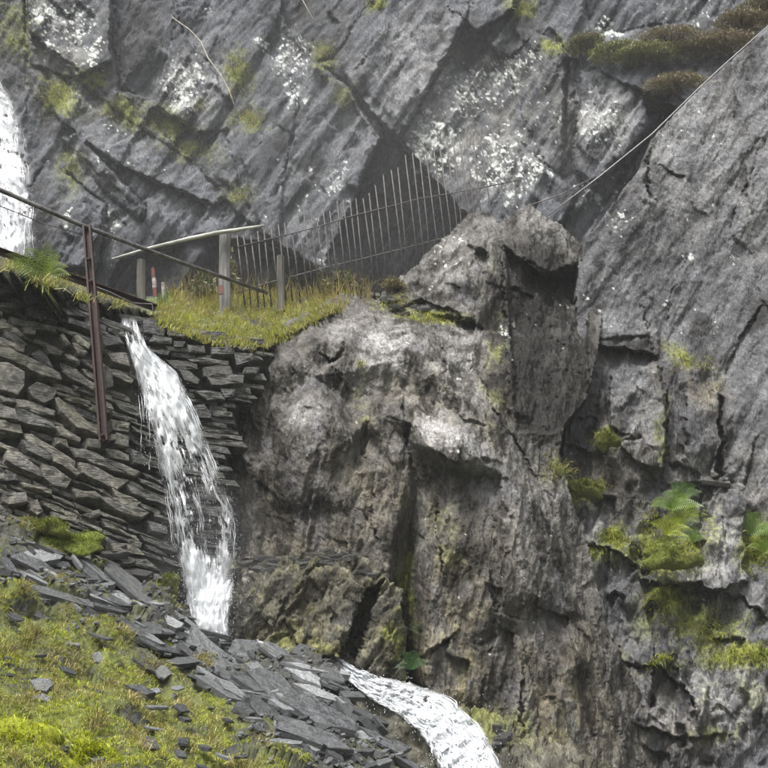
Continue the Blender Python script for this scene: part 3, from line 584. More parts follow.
def pid(x, y): return min(range(len(HP)), key=lambda k: (HP[k][0] - x) ** 2 + (HP[k][1] - y) ** 2)
HE = [(pid(*a), pid(*b)) for ln_ in ([(313, 377), (360, 354), (381, 326)], [(334, 374), (389, 362), (412, 346), (409, 323)], [(276, 420), (303, 405), (328, 404), (350, 440), (354, 473)], [(335, 392), (345, 400)], [(418, 426), (434, 410), (459, 438), (477, 459), (455, 462), (428, 447), (418, 426)], [(428, 456), (455, 471), (474, 470)],
      [(412, 470), (420, 489), (408, 560), (402, 620), (408, 690)], [(395, 470), (392, 540), (388, 600)], [(436, 540), (432, 600), (430, 690)], [(470, 212), (486, 238), (502, 290), (470, 318)], [(376, 300), (470, 212)], [(319, 344), (350, 342)], [(500, 560), (525, 590), (498, 606), (500, 560)], [(478, 372), (500, 400), (522, 454), (556, 505)]) for a, b in zip(ln_[:-1], ln_[1:])]
crack_out = [(2.5, .3, (476, 368), (498, 416), (522, 456), (556, 508)), (2, .25, (252, 372), (250, 410), (258, 440)), (2, .22, (418, 660), (440, 645), (462, 628)), (1.8, .2, (400, 380), (405, 430), (412, 470)), (2, .2, (320, 350), (330, 364), (350, 346)), (1.4, .14, (440, 490), (436, 530), (446, 590)), (2, .2, (486, 560), (496, 612), (528, 622)), (1.2, .1, (375, 470), (372, 520), (380, 556)), (1.5, .15, (300, 350), (285, 400)), (1.4, .14, (524, 640), (520, 720), (530, 780)), (1.5, .15, (440, 330), (446, 370), (436, 408)), (1.5, .14, (500, 240), (504, 330), (510, 400)), (2, .2, (222, 480), (240, 500), (236, 550))]
outc = Relief((185, 192, 680, 850), 1.15, base_out, out_out, slabs_out, lay_out, gain=.9, tins=tin_out, hand=(HP, HE), crack=crack_out, slate_plates=[(-80, (12, 40), (50, 150), .055, .13, lambda X, Y: 1.0), (-70, (5, 13), (20, 60), .016, .025, lambda X, Y: 1.0)])
outc.build('rock_outcrop', M['out'], dict(
    lichen=[(450, 265, 40, 50, 0, .45), (540, 300, 40, 60, 0, .28), (505, 330, 14, 20, 0, .6), (420, 400, 120, 90, 0, .34), (560, 330, 20, 60, 0, .4), (480, 560, 120, 150, 0, .3)],
    pale=[(385, 345, 30, 18, -30, 1.3), (450, 350, 34, 26, 0, .7), (445, 440, 34, 16, 35, 1.2), (303, 415, 30, 9, -20, .7), (440, 270, 40, 34, 0, .35), (345, 330, 16, 10, 0, .6), (465, 395, 26, 26, 0, .25), (570, 480, 20, 60, 60, .35), (540, 225, 30, 14, 30, .55)],
    moss=[(430, 318, 40, 8, 5, .9), (495, 345, 12, 70, 0, .42), (390, 305, 20, 8, 0, .6), (225, 420, 18, 24, 0, .45), (405, 600, 10, 90, 0, .6), (450, 540, 26, 40, 0, .3), (560, 470, 20, 14, 0, .6), (465, 640, 20, 60, 0, .25), (500, 730, 60, 20, 0, .5), (360, 420, 10, 30, 0, .35), (240, 390, 16, 16, 0, .4)],
    dark=[(545, 342, 46, 112, 0, 1.6), (512, 300, 8, 70, 0, .9), (300, 360, 30, 30, 0, .3), (495, 650, 20, 80, 0, .8), (460, 560, 14, 60, 10, .6), (380, 480, 60, 60, 0, .25), (450, 475, 30, 10, 20, .7), (410, 590, 10, 110, 0, .8), (345, 400, 10, 30, 0, .5), (550, 420, 40, 20, 0, .5), (280, 520, 60, 40, 0, .3), (590, 690, 30, 60, 0, .4), (560, 640, 10, 60, 0, .4)],  # wet streaks, with shade painted under the capstone, the wedge and in the crevice
    warm=[(300, 530, 90, 60, 0, .55), (450, 640, 60, 110, 0, .9), (360, 500, 60, 60, 0, .45), (560, 720, 70, 80, 0, .9), (400, 420, 60, 40, 0, .3), (500, 380, 20, 60, 0, .4), (245, 400, 24, 30, 0, .6)]), style='out')

# ---- the low mossy outcrop at its foot
def base_low(X, Y): return np.interp(Y, [540, 580, 640, 720], [9.15, 8.95, 8.78, 8.6]) + np.interp(X, [215, 250, 330, 400, 420], [.45, .15, 0, .12, .4])
out_low = [(228, 564), (244, 556), (265, 559), (300, 555), (330, 552), (362, 556), (384, 576), (400, 590), (405, 632), (402, 672), (400, 720), (225, 720), (226, 640), (222, 606)]
slabs_low = [[(228, 560, .1), (300, 552, .1), (285, 590, 0), (250, 650, -.05), (226, 640, .1)], [(300, 580, -.12), (340, 560, -.1), (372, 600, -.15), (345, 660, -.2), (300, 650, -.2), (285, 610, -.15)],
             [(372, 566, -.05), (400, 590, .0), (402, 640, -.1), (380, 690, -.15), (350, 660, -.12)], [(365, 590, .22), (384, 580, .22), (352, 668, .2), (338, 660, .22)]]
lay_low = [('ridge', .05, joint((0.55, .1, .85), (.8, .3, -.5), (.7, .2, .12)), 4), ('fbm', .03, ax_iso(.09), 4), ('facet', .03, joint((0.5, .1, .85), (.8, .3, -.5), (.3, .12, .10)), 1)]
tin_low = [(34, -60, 2.0, .12), (14, -60, 2.2, .06), (7, -60, 1.8, .026)]
low = Relief((215, 545, 420, 715), 1.15, base_low, out_low, slabs_low, lay_low, tins=tin_low, slate_plates=[(-56, (8, 20), (30, 80), .05, .07, lambda X, Y: 1.0)])
low.build('rock_outcrop', M['low'], dict(moss=[(330, 600, 80, 50, 0, .25), (260, 580, 40, 20, 0, .25), (395, 640, 12, 40, 0, .7), (300, 650, 60, 20, 0, .5)],
    dark=[(360, 620, 12, 50, 20, .8), (280, 560, 60, 8, 0, .7), (240, 610, 16, 40, 0, .6), (300, 590, 40, 30, 30, .4)], warm=[(320, 620, 90, 60, 0, .6)], pale=[(243, 577, 10, 8, 0, .8)]), style='low')

# ---- the scree slope at the lower left and the stream bed beside it
slope_d = tps([(-150, 470, 8.0), (0, 522, 8.15), (60, 540, 8.35), (110, 566, 8.5), (170, 600, 8.62), (230, 644, 8.6), (300, 660, 8.4), (345, 682, 8.15), (385, 722, 7.75), (432, 772, 7.3), (0, 768, 4.9), (100, 700, 6.1), (200, 768, 5.4), (300, 768, 6.1),
               (0, 640, 6.4), (100, 640, 7.1), (200, 690, 7.1), (-150, 640, 5.7), (-150, 768, 4.3), (0, 900, 3.5), (250, 900, 4.0), (450, 900, 5.2), (520, 880, 6.2), (50, 590, 7.5), (-320, 600, 5.0), (-320, 440, 7.4), (-320, 900, 2.9), (0, 1000, 2.8), (300, 1000, 3.0)])
out_slope = [(-320, 425), (-160, 466), (-60, 500), (0, 520), (58, 538), (108, 562), (150, 585), (175, 604), (205, 632), (232, 648), (272, 655), (305, 652), (340, 672), (352, 690), (382, 726), (400, 748), (418, 772), (450, 830), (470, 900), (480, 1000), (-320, 1000)]
slope = Relief((-320, 420, 530, 1000), 2.4, slope_d, out_slope, (), [('facet', .10, axes((1, .2, -.3), (.3, 1, .3), (.5, .35, .2)), .8), ('fbm', .13, ax_iso(.8), 4), ('fbm', .05, ax_iso(.2), 3)], warp=4)
slope.build('scree_slope', M['soil'], dict(moss=[(60, 690, 150, 80, 0, 1), (180, 730, 120, 50, 0, .9), (0, 620, 60, 60, 0, 1), (70, 545, 40, 24, 20, 1), (250, 768, 60, 30, 0, .7), (60, 860, 420, 140)]))
bed_d = tps([(150, 610, 9.2), (230, 650, 9.05), (300, 665, 8.92), (345, 672, 8.75), (380, 700, 8.45), (430, 730, 8.2), (500, 775, 7.85), (560, 850, 7.2), (420, 690, 8.85), (480, 725, 8.6), (520, 745, 8.5), (560, 770, 8.4), (320, 720, 8.5), (400, 780, 7.9), (460, 860, 7.1), (620, 860, 7.7), (560, 900, 6.9), (420, 900, 6.6), (150, 700, 8.6)])
bed = Relief((150, 590, 640, 900), 2.0, bed_d, [(150, 596), (205, 610), (260, 640), (330, 655), (400, 668), (425, 690), (470, 705), (520, 728), (580, 748), (640, 780), (640, 900), (150, 900)], (),
             [('facet', .07, ax_iso(.30), .9), ('facet', .035, ax_iso(.12), 1.0), ('fbm', .03, ax_iso(.12), 3)])
bed.build('stream_bed', M['low'], dict(moss=[(470, 715, 60, 20, 25, .6), (420, 690, 20, 20)], dark=[(400, 760, 160, 100, 0, .4)]), style='low')

# ---- the ledge above the walls (grass bank) and the ground all round
ledge_d = tps([(-160, 240, 8.5), (0, 262, 8.95), (60, 284, 9.25), (100, 299, 9.5), (150, 316, 10.0), (205, 334, 10.1), (262, 343, 10.3), (300, 328, 10.7), (345, 303, 11.4), (380, 300, 12.2), (-160, 236, 12), (0, 252, 12.2), (100, 284, 12.4), (160, 297, 12.4), (300, 297, 12.6), (350, 293, 12.8), (400, 292, 13.2), (230, 318, 11.0), (160, 308, 10.6)])
ledge = Relief((-160, 225, 440, 360), 2.0, ledge_d, [(-160, 240), (-60, 238), (0, 256), (60, 274), (100, 288), (140, 297), (180, 296), (260, 296), (330, 293), (352, 292), (390, 290), (390, 297), (345, 306), (300, 328), (264, 341), (205, 333), (160, 319), (146, 313), (122, 308), (100, 302), (60, 287), (0, 265), (-160, 240)], (), [('fbm', .06, ax_iso(.5), 4)])
ledge.build('grass_bank', M['soil'], dict(moss=[(250, 320, 110, 40), (40, 280, 40, 20, 20, .8)]), skirt=(0.1, 1.0, 3.0))
g = np.linspace(-60, 60, 61); GX, GY = np.meshgrid(g, g); ids = np.arange(61 * 61).reshape(61, 61)
RR = np.hypot(GX, GY) + 1e-6; up_ = .45 * np.clip(RR - 10, 0, 60) * sstep(-GY / RR, -.25, .5)      # quarry floor rises unseen behind the camera, shaped to block low frontal sky light
gp = np.stack([GX.ravel(), GY.ravel(), up_.ravel() + 0.15 * (1 + up_.ravel() * .4) * pnoise(np.stack([GX.ravel() / 4, GY.ravel() / 4, 0 * GX.ravel()], -1)) - 0.05], -1)
gm = mesh_np('ground', gp, np.stack([ids[:-1, :-1].ravel(), ids[:-1, 1:].ravel(), ids[1:, 1:].ravel(), ids[1:, :-1].ravel()], -1)); fattr(gm, 'moss', np.full(len(gp), .5))
tag(link('ground', gm, M['soil']), kind='structure')

# ------------------------------------------------------------------ dry-stone walls, stone by stone
def z1(*q): return [(x * .2214, 270 + y * .2214) for x, y in q]
def z2(*q): return [(x * .2604, 400 + y * .2604) for x, y in q]
def z3(*q): return [(100 + x * .2214, 300 + y * .2214) for x, y in q]
HAND_A = [
    z1((40, 212), (150, 238), (245, 268), (252, 296), (150, 275), (58, 248)), z1((-30, 235), (0, 240), (80, 276), (106, 302), (88, 312), (0, 272)), z1((-40, 295), (0, 308), (106, 362), (102, 388), (0, 344)),
    z1((-30, 350), (30, 363), (150, 415), (268, 476), (274, 508), (180, 486), (60, 430), (-30, 395)), z1((132, 386), (175, 358), (215, 394), (242, 452), (182, 428)), z1((10, 282), (60, 298), (116, 352), (96, 362), (15, 314)),
    z1((264, 464), (330, 458), (432, 528), (416, 552), (300, 494)), z1((-40, 425), (30, 430), (106, 468), (108, 530), (76, 572), (-40, 545)), z1((118, 540), (160, 513), (257, 548), (237, 592), (190, 612), (140, 584)),
    z1((238, 578), (262, 578), (350, 655), (442, 733), (437, 758), (340, 722), (265, 644)), z1((70, 588), (112, 588), (252, 638), (247, 662), (180, 657), (78, 622)), z1((65, 623), (100, 628), (237, 703), (247, 732), (160, 712), (80, 682)),
    z1((243, 708), (272, 713), (365, 768), (352, 786), (268, 752)), z1((328, 300), (352, 293), (407, 345), (396, 362), (345, 332)), z1((318, 340), (342, 338), (392, 380), (376, 397), (348, 392)), z1((263, 305), (282, 298), (312, 350), (290, 348)),
    z1((98, 264), (122, 263), (157, 285), (152, 302), (110, 292)), z1((288, 385), (312, 388), (362, 418), (352, 438), (298, 407)), z1((198, 350), (226, 353), (277, 380), (272, 397), (213, 387)), z1((360, 413), (382, 413), (442, 455), (437, 474), (375, 436)),
    z1((368, 445), (394, 450), (442, 490), (437, 508), (385, 478)), z1((115, 180), (190, 190), (254, 225), (257, 247), (135, 222)), z1((322, 523), (424, 560), (422, 576), (333, 547)), z1((-20, 570), (60, 588), (72, 612), (8, 604)),
    z1((-30, 600), (60, 638), (77, 692), (-30, 668)), z1((-30, 676), (92, 698), (107, 742), (-30, 726)), z1((478, 382), (570, 376), (584, 440), (500, 424)), z1((488, 448), (520, 452), (602, 500), (592, 522), (500, 478)), z1((470, 440), (500, 458), (512, 532), (478, 542)),
    z1((498, 638), (577, 668), (572, 684), (505, 662)), z1((493, 684), (582, 698), (577, 738), (498, 732)), z1((496, 742), (572, 750), (562, 776), (498, 774)), z1((0, 150), (60, 150), (95, 165), (90, 180), (5, 170)), z1((170, 140), (230, 150), (240, 185), (180, 180)),
    z1((270, 170), (350, 190), (390, 215), (300, 205)), z1((0, 85), (50, 85), (60, 112), (0, 115)), z1((100, 110), (160, 125), (170, 160), (105, 150)), z1((410, 150), (440, 165), (450, 250), (425, 235)), z1((455, 300), (530, 300), (560, 345), (470, 350)),
    z2((92, 128), (122, 132), (210, 185), (292, 238), (286, 254), (108, 168)), z2((78, 158), (130, 178), (192, 223), (180, 243), (98, 202)), z2((203, 148), (252, 158), (257, 188), (208, 178)), z2((22, 198), (72, 203), (152, 268), (157, 302), (60, 264), (16, 237)),
    z2((152, 250), (200, 262), (267, 313), (252, 348), (200, 333), (157, 298)), z2((192, 214), (230, 222), (307, 288), (292, 298), (200, 243)), z2((258, 178), (330, 187), (440, 238), (542, 280), (520, 298), (430, 273), (288, 218)), z2((295, 240), (332, 248), (440, 298), (502, 310), (450, 348), (308, 288)),
    z2((328, 153), (382, 163), (382, 193), (328, 188)), z2((368, 374), (450, 382), (572, 440), (540, 458), (430, 424)), z2((8, 363), (92, 363), (98, 397), (30, 408), (8, 392)), z2((108, 396), (142, 383), (168, 430), (140, 444), (113, 428)), z2((72, 318), (198, 353), (192, 368), (88, 338)),
    z2((308, 445), (382, 423), (388, 442), (340, 462)), z2((268, 344), (362, 358), (402, 390), (288, 378)), z2((418, 78), (492, 98), (487, 120), (423, 108)), z2((398, 188), (492, 213), (492, 238), (418, 223)), z2((438, 128), (492, 143), (488, 188), (438, 173)),
    z2((498, 208), (642, 250), (642, 278), (508, 243)), z2((480, 328), (642, 388), (642, 412), (498, 363)), z2((428, 338), (542, 400), (520, 413), (438, 373)), z2((-20, 278), (62, 288), (64, 313), (-20, 313)), z2((415, 552), (510, 558), (560, 600), (430, 590)), z2((440, 598), (560, 612), (615, 660), (470, 640)), z2((560, 470), (640, 490), (640, 520), (575, 505))]
HAND_B = [
    z3((293, 270), (345, 274), (440, 298), (442, 322), (330, 313)), z3((388, 272), (470, 262), (587, 280), (582, 300), (410, 288)), z3((348, 320), (400, 328), (452, 368), (442, 388), (378, 373)), z3((423, 420), (540, 423), (567, 455), (480, 458)),
    z3((298, 120), (400, 130), (482, 150), (492, 183), (308, 168)), z3((598, 240), (692, 248), (687, 278), (613, 303)), z3((613, 215), (690, 208), (702, 232), (640, 238)), z3((458, 304), (592, 300), (602, 347), (470, 348)), z3((538, 404), (612, 408), (602, 443), (560, 443)),
    z3((478, 352), (642, 350), (642, 388), (500, 392)), z3((188, 95), (242, 88), (297, 130), (292, 163), (198, 153)), z3((328, 188), (387, 193), (372, 218), (333, 213)), z3((198, 215), (322, 230), (312, 253), (228, 243)), z3((648, 308), (722, 308), (702, 343), (640, 343)),
    z3((418, 480), (472, 468), (482, 492), (430, 498)), z3((480, 150), (560, 150), (590, 185), (570, 210), (490, 190)), z3((390, 205), (470, 205), (480, 240), (400, 240)), z3((500, 215), (600, 215), (590, 255), (500, 250)), z3((240, 165), (330, 175), (320, 205), (215, 200)), z3((420, 500), (500, 500), (500, 540), (430, 540))]
def wallA(px, py): return 8.62 + .0052 * px - .0021 * (py - 270)
def wallB(px, py): return 9.72 + .003 * (px - 150) - .0016 * (py - 325)
def plane_normal(df, px, py):
    a, b, c = P(px, py, df(px, py)), P(px + 10, py, df(px + 10, py)), P(px, py + 10, df(px, py + 10)); n = np.cross(c - a, b - a); n /= np.linalg.norm(n); return n if n[1] < 0 else -n
def stone_mesh(poly, df, proud, depth=.28):
    """one stone: rough outline, chipped front rim, uneven face"""
    pts = []
    k = len(poly)
    for i in range(k):
        a, b = np.array(poly[i]), np.array(poly[(i + 1) % k]); L = np.linalg.norm(b - a); m = max(1, min(4, int(L / 9)))
        for j in range(m):
            q = a + (b - a) * (j / m); pts.append(q + RNG.normal(size=2) * (.35 if j == 0 else .75))
    pts = np.array(pts); c = pts.mean(0); n = plane_normal(df, *c); r = len(pts)
    W = P(pts[:, 0], pts[:, 1], df(pts[:, 0], pts[:, 1])); cw = P(c[0], c[1], df(*c))
    tilt = RNG.normal(size=3) * .055; tilt -= n * n.dot(tilt)
    hgt = (W - cw) @ tilt
    ring = lambda s, d, jit=0: cw + (W - cw) * s + n * (d + hgt[:, None] * 1 + jit * RNG.normal(size=(r, 1)))
    V = np.concatenate([ring(.92, proud - depth), ring(1.0, proud - .03, .004), ring(.985, proud - .008, .004), ring(.93, proud, .003), ring(.5, proud + .003, .006), (cw + n * (proud + .004))[None]])
    F = [tuple(range(r))[::-1]]
    for k2 in range(4): F += [(k2 * r + j, k2 * r + (j + 1) % r, (k2 + 1) * r + (j + 1) % r, (k2 + 1) * r + j) for j in range(r)]
    F += [(4 * r + j, 4 * r + (j + 1) % r, 5 * r) for j in range(r)]
    me = bpy.data.meshes.new('stone'); me.from_pydata(V.tolist(), [], F); me.update(); return me
def overlap(poly, hands, tol):
    c = np.array(poly); pts = np.concatenate([c, (c + np.roll(c, -1, 0)) / 2, c.mean(0)[None], (c * .5 + c.mean(0) * .5)])
    return sum(inside(h, pts[:, 0], pts[:, 1]).sum() for h in hands) / len(pts) > tol
def fill(region, slope_fn, rows, hands, tol, lo, hi, hmin, hmax):
    out = []; y = rows[0]
    while y < rows[1]:
        h = random.uniform(hmin, hmax); x = rows[2] + random.uniform(-20, 0)
        while x < rows[3]:
            L = random.uniform(lo, hi) * (1 if random.random() < .75 else 1.6); sk = random.uniform(-.2, .9) * h
            def at(u, v): return (x + u * (L - .5) + (sk * v), y + slope_fn(x + u * L, y) + v * (h - .5) + random.uniform(-.6, .6))
            poly = [at(0, 0), at(.5, -.06), at(1, 0.05), at(1.0, .95), at(.5, 1.02), at(0.02, .95)]
            cx, cy = np.mean(poly, 0)
            if inside(region, np.array([cx]), np.array([cy]))[0] and not overlap(poly, hands, tol): out.append(poly)
            x += L
        y += h
    return out
REG_A = [(-60, 240), (0, 272), (60, 296), (100, 312), (122, 322), (128, 345), (140, 400), (165, 440), (172, 480), (180, 590), (168, 605), (110, 575), (60, 545), (0, 525), (-60, 500)]
REG_B = [(130, 318), (165, 317), (205, 328), (262, 339), (268, 362), (240, 400), (225, 470), (235, 580), (165, 590), (160, 430), (140, 380)]
def slA(x, y): return .40 * x if y < 330 else .34 * x
def build_wall(name, hands, region, df, fills, label, core_box, wet):
    root = empty(name, tuple(P(np.mean([q[0] for q in region]), max(q[1] for q in region), df(100, 500)))); tag(root, label, 'wall')
    inv = root.matrix_world.inverted(); root_loc = Vector(root.location)
    n = 0
    for poly, hand in [(p_, True) for p_ in hands] + [(p_, False) for p_ in fills]:
        me = stone_mesh(poly, df, random.uniform(0.01, .055) if hand else random.uniform(-.035, .0))
        me.transform(__import__('mathutils').Matrix.Translation(-root_loc))
        c = np.mean(poly, 0); me.materials.append(M['wallstone_wet'] if wet(c) else M['wallstone'])
        link('stone', me, None, root); n += 1
    core = Relief(core_box, 3.0, lambda X, Y: df(X, Y) + .10, [(q[0], q[1] + 3) for q in region], (), [('facet', .05, ax_iso(.15), 1), ('fbm', .05, ax_iso(.2), 3)], warp=1)
    o = core.build('rubble_core', M['coredark'], {}, skirt=(.2, .5)); del o['kind']; o.data.transform(__import__('mathutils').Matrix.Translation(-root_loc)); o.parent = root
    return n
M['coredark'] = plain('dark_wall_packing', (0.012, 0.012, 0.011), (0.035, 0.034, 0.03), 0.8, 18)  # near-black backing seen through the gaps between stones
fa = fill(REG_A, lambda x, y: .36 * x, (190, 620, -40, 190), HAND_A, .24, 13, 36, 3.6, 7.5)
fb = fill(REG_B, lambda x, y: .10 * (x - 160), (312, 600, 135, 275), HAND_B, .38, 16, 42, 4, 8)
nA = build_wall('stone_wall', HAND_A, REG_A, wallA, fa, 'dry-stone retaining wall of slanting grey slates with a rusty post against it', (-60, 235, 190, 612), lambda c: c[0] > 118 + .1 * (c[1] - 330) or c[1] < 315 + .3 * c[0] - 8 or random.random() < .22)
nB = build_wall('stone_wall', HAND_B, REG_B, wallB, fb, 'dark wet wall of level slate courses behind the waterfall, under the grass bank', (130, 316, 276, 596), lambda c: True)
print('wall stones', nA, nB)

# ------------------------------------------------------------------ iron, timber and wire along the ledge
def v3(px, py, Y): return Vector(P(px, py, Y))
pb, pt_ = v3(104, 441, wallA(104, 441) - .16), v3(87, 226, 8.78)
m = MB(); t = .008
m.sweep((pb, pt_), [(-.036, -.03), (-.020, -.03), (-.020, .018), (.020, .018), (.020, -.03), (.036, -.03), (.036, .03), (-.036, .03)], (1, 0, 0))
root = empty('iron_post', pb); tag(root, 'tall rusty iron post leaning against the stone wall under the handrail', 'post')
o = m.build('shaft', M['rust'], root); o.data.transform(__import__('mathutils').Matrix.Translation(-pb))
for py_ in (262, 285, 436):
    f_ = (py_ - 226) / 215; q = pt_.lerp(pb, f_); mb = MB(); mb.tube([q + Vector((0, -.05, 0)), q + Vector((0, .14, .005))], .012, 6); bo = mb.build('bolt', M['rust'], root); bo.data.transform(__import__('mathutils').Matrix.Translation(-pb))
def tubes(name, pts, rad, mat, label, cat, k=8, kind=None):
    b0 = Vector(pts[0]); m = MB(); m.tube([Vector(p) - b0 for p in pts], rad, k); o = m.build(name, mat, None, True); o.location = b0; tag(o, label, cat, kind=kind); return o
tubes('handrail', [v3(-120, 138, 8.1), v3(0, 190, 8.5), v3(86, 227, 8.78), v3(180, 262, 9.7), v3(267, 293, 10.9)], .021, M['pipe'], 'grey metal pipe handrail sloping down past the wooden post', 'handrail')
tubes('wire', [v3(-120, 165, 8.15), v3(0, 206, 8.52), v3(45, 224, 8.68), v3(88, 236, 8.80)], .005, M['pipe'], 'thin wire strung beneath the grey handrail across the upper waterfall', 'wire', 5)
b0, b1 = v3(-120, 208, 8.35), v3(156, 308, 9.75); m = MB(); m.sweep((Vector((0, 0, 0)), b1 - b0), [(-.028, -.028), (.028, -.028), (.028, -.02), (-.02, -.02), (-.02, .028), (-.028, .028)], (0, -1, .2)); o = m.build('iron_rail', M['rust']); o.location = b0
tag(o, 'rusty angle-iron rail along the top of the slanting stone wall', 'rail')
tubes('wire', [v3(88, 284, 9.2), v3(110, 292, 9.4), v3(132, 303, 9.6), v3(152, 304, 9.7), v3(154, 318, 9.7)], .005, M['cable'], 'loose pale wire hanging below the rusty rail beside the waterfall lip', 'wire', 5)
def timber(name, px, top, bot, Y, wpx, mat, label, lean=0):
    r = wpx * .5 * Y / FPX; b = v3(px, bot, Y) - Vector((0, 0, .12)); tp = v3(px + lean, top, Y); h = tp - b; m = MB(); pts = []; rad = []
    for i in range(6): pts.append(h * (i / 5) + Vector((random.uniform(-1, 1), random.uniform(-1, 1), 0)) * r * .06); rad.append(r * random.uniform(.94, 1.05))
    m.tube(pts, rad, 9); o = m.build(name, mat, None, False); o.location = b; tag(o, label, 'post'); return o
timber('wooden_post', 225, 232, 306, 11.6, 12.5, M['wood'], 'thick grey round wooden post standing in the grass bank beneath the pale pole')
timber('wooden_post', 281.5, 256, 302, 12.0, 8.5, M['wood_dark'], 'short thin dark wooden post behind the steel bar fence', -1)
timber('wooden_post', 142, 260, 300, 11.4, 10, M['wood_dark'], 'dark wooden post stump near the red and white stake', -1)
s0 = v3(156.5, 308, 11.0); root = empty('marker_stake', s0); tag(root, 'short red and white painted stake beside the top of the waterfall', 'stake')
top = v3(153, 268, 11.0); L_ = (top - s0)
for i, mat in enumerate(('whitepaint', 'redpaint', 'whitepaint', 'redpaint')):
    m = MB(); m.tube([L_ * (i * .25), L_ * (i * .25 + .25)], .028 - .0015 * i, 8); m.build('painted_band', M[mat], root)
m = MB(); m.tube([L_ * .0 + Vector((.08, 0, 0)), L_ * .62 + Vector((.10, -.02, 0))], .020, 7); m.build('side_rod', M['whitepaint'], root)
rb = MB(); c0 = v3(221.2, 290, 11.45); rb.add([c0 + Vector((dx, dy, dz)) for dx in (-.022, .022) for dy in (-.012, .012) for dz in (-.055, .055)], [(0, 1, 3, 2), (4, 6, 7, 5), (0, 4, 5, 1), (2, 3, 7, 6), (0, 2, 6, 4), (1, 5, 7, 3)])
tag(rb.build('ribbon', M['redpaint']), 'small faded red marker strip tied on the thick grey post', 'marker')
pp = [v3(112, 259, 11.3), v3(150, 248, 11.35), v3(190, 238.5, 11.4), v3(216, 233, 11.45), v3(240, 229.5, 11.5), v3(264, 225.5, 11.6)]
tubes('wooden_pole', pp, [.012, .020, .026, .027, .024, .014], M['bleached'], 'pale bleached wooden pole laid across the top of the thick grey post', 'pole', 8)
tubes('steel_cable', [v3(850, -42, 12.9), v3(768, 26, 12.25), v3(726, 63, 12.05), v3(700, 87, 11.95), v3(652, 134, 11.75), v3(600, 176, 11.7), v3(546, 217, 11.6)], .008, M['cable'], 'pale steel cable running down the edge of the great smooth slab', 'cable', 6)
tubes('steel_cable', [v3(528, 206, 12.2), v3(560, 195, 12.4), v3(592, 178, 12.6)], .008, M['pipe'], 'short dark cable branching across the lichen-spotted block', 'cable', 6)
tubes('dry_stem', [v3(172, 17, 13.5), v3(190, 30, 13.4), v3(201, 42, 13.35), v3(208, 58, 13.3), v3(220, 74, 13.25), v3(229, 90, 13.2), v3(237, 113, 13.2)], [.006, .009, .010, .011, .011, .010, .008], M['twig'], 'long bare dry stem trailing down the cliff beside green grass', 'stem', 5)
tubes('dry_stem', [v3(300, -5, 13.6), v3(309, 12, 13.6), v3(320, 30, 13.6)], .006, M['twig'], 'short bare twig in the dark recess at the cliff top', 'stem', 5)

# steel bar fence: every bar and rail a part
def fence_y(px): return 12.0 + (px - 240) * .0022
fo = v3(300, 300, fence_y(300)); root = empty('bar_fence', fo); tag(root, 'leaning steel bar fence across the mouth of the dark recess', 'fence')
r1 = [(238, 247), (317, 227), (352, 216), (380, 209), (418, 199), (470, 190), (520, 180)]; r2 = [(238, 293), (264, 284), (324, 268), (361, 259), (405, 248), (436, 240), (480, 228)]
for rr in (r1, r2):
    m = MB(); m.tube([v3(x, y, fence_y(x) - .01) - fo for x, y in rr], .0075, 6); m.build('rail', M['bar'], root, True)
x = 237.0; i = 0
while x < 484:
    topy = np.interp(x, [237, 300, 372, 384, 400, 430, 470, 496], [238, 216, 196, 172, 162, 150, 128, 112]) + random.uniform(-5, 5); boty = np.interp(x, [237, 380, 496], [302, 296, 280]); lean = (boty - topy) * .115
    bx = x + lean * random.uniform(.85, 1.15); mid_ = (x + bx) / 2 + random.uniform(-.8, .8)
    m = MB(); m.tube([v3(bx, boty + 6, fence_y(x)) - fo, v3(mid_, (topy + boty) / 2, fence_y(x) + random.uniform(-.01, .01)) - fo, v3(x, topy, fence_y(x)) - fo], .0085, 6); m.build('bar', M['bar'], root, True)
    x += random.uniform(6.0, 7.4) if x < 372 or x > 384 else 8

# ------------------------------------------------------------------ water
def water_arrays(): return [[], [], 0]
def add_tubes(acc, C, R, flat=.6, k=5):
    """C (s,n,3) centre lines, R (s,n) radii"""
    s, n, _ = C.shape; T = np.gradient(C, axis=1); T /= np.linalg.norm(T, axis=-1, keepdims=True) + 1e-9
    A = np.cross(T, np.array([0.05, 1.0, 0.1])); A /= np.linalg.norm(A, axis=-1, keepdims=True) + 1e-9; B = np.cross(T, A)
    a = np.arange(k) * 2 * np.pi / k
    V = C[:, :, None] + R[:, :, None, None] * (np.cos(a)[:, None] * A[:, :, None] + flat * np.sin(a)[:, None] * B[:, :, None])
    ids = np.arange(s * n * k).reshape(s, n, k) + acc[2]
    keep = (R[:, :-1] > 1e-4) | (R[:, 1:] > 1e-4)
    a0, a1, b0_, b1_ = ids[:, :-1], np.roll(ids, -1, 2)[:, :-1], ids[:, 1:], np.roll(ids, -1, 2)[:, 1:]
    F = np.stack([a0, a1, b1_, b0_], -1)[keep].reshape(-1, 4)
    acc[0].append(V.reshape(-1, 3)); acc[1].append(F); acc[2] += s * n * k
OCT_V = np.array([(1, 0, 0), (-1, 0, 0), (0, 1, 0), (0, -1, 0), (0, 0, 1.6), (0, 0, -1.6)], float); OCT_F = np.array([(0, 2, 4), (2, 1, 4), (1, 3, 4), (3, 0, 4), (2, 0, 5), (1, 2, 5), (3, 1, 5), (0, 3, 5)])
def drops_mesh(name, C, R, parent=None):
    V = (C[:, None] + R[:, None, None] * OCT_V[None] * RNG.uniform(.7, 1.3, (len(C), 1, 3))).reshape(-1, 3); F = (np.arange(len(C))[:, None, None] * 6 + OCT_F[None]).reshape(-1, 3)
    return link(name, mesh_np(name, V, F), M['foam'], parent)
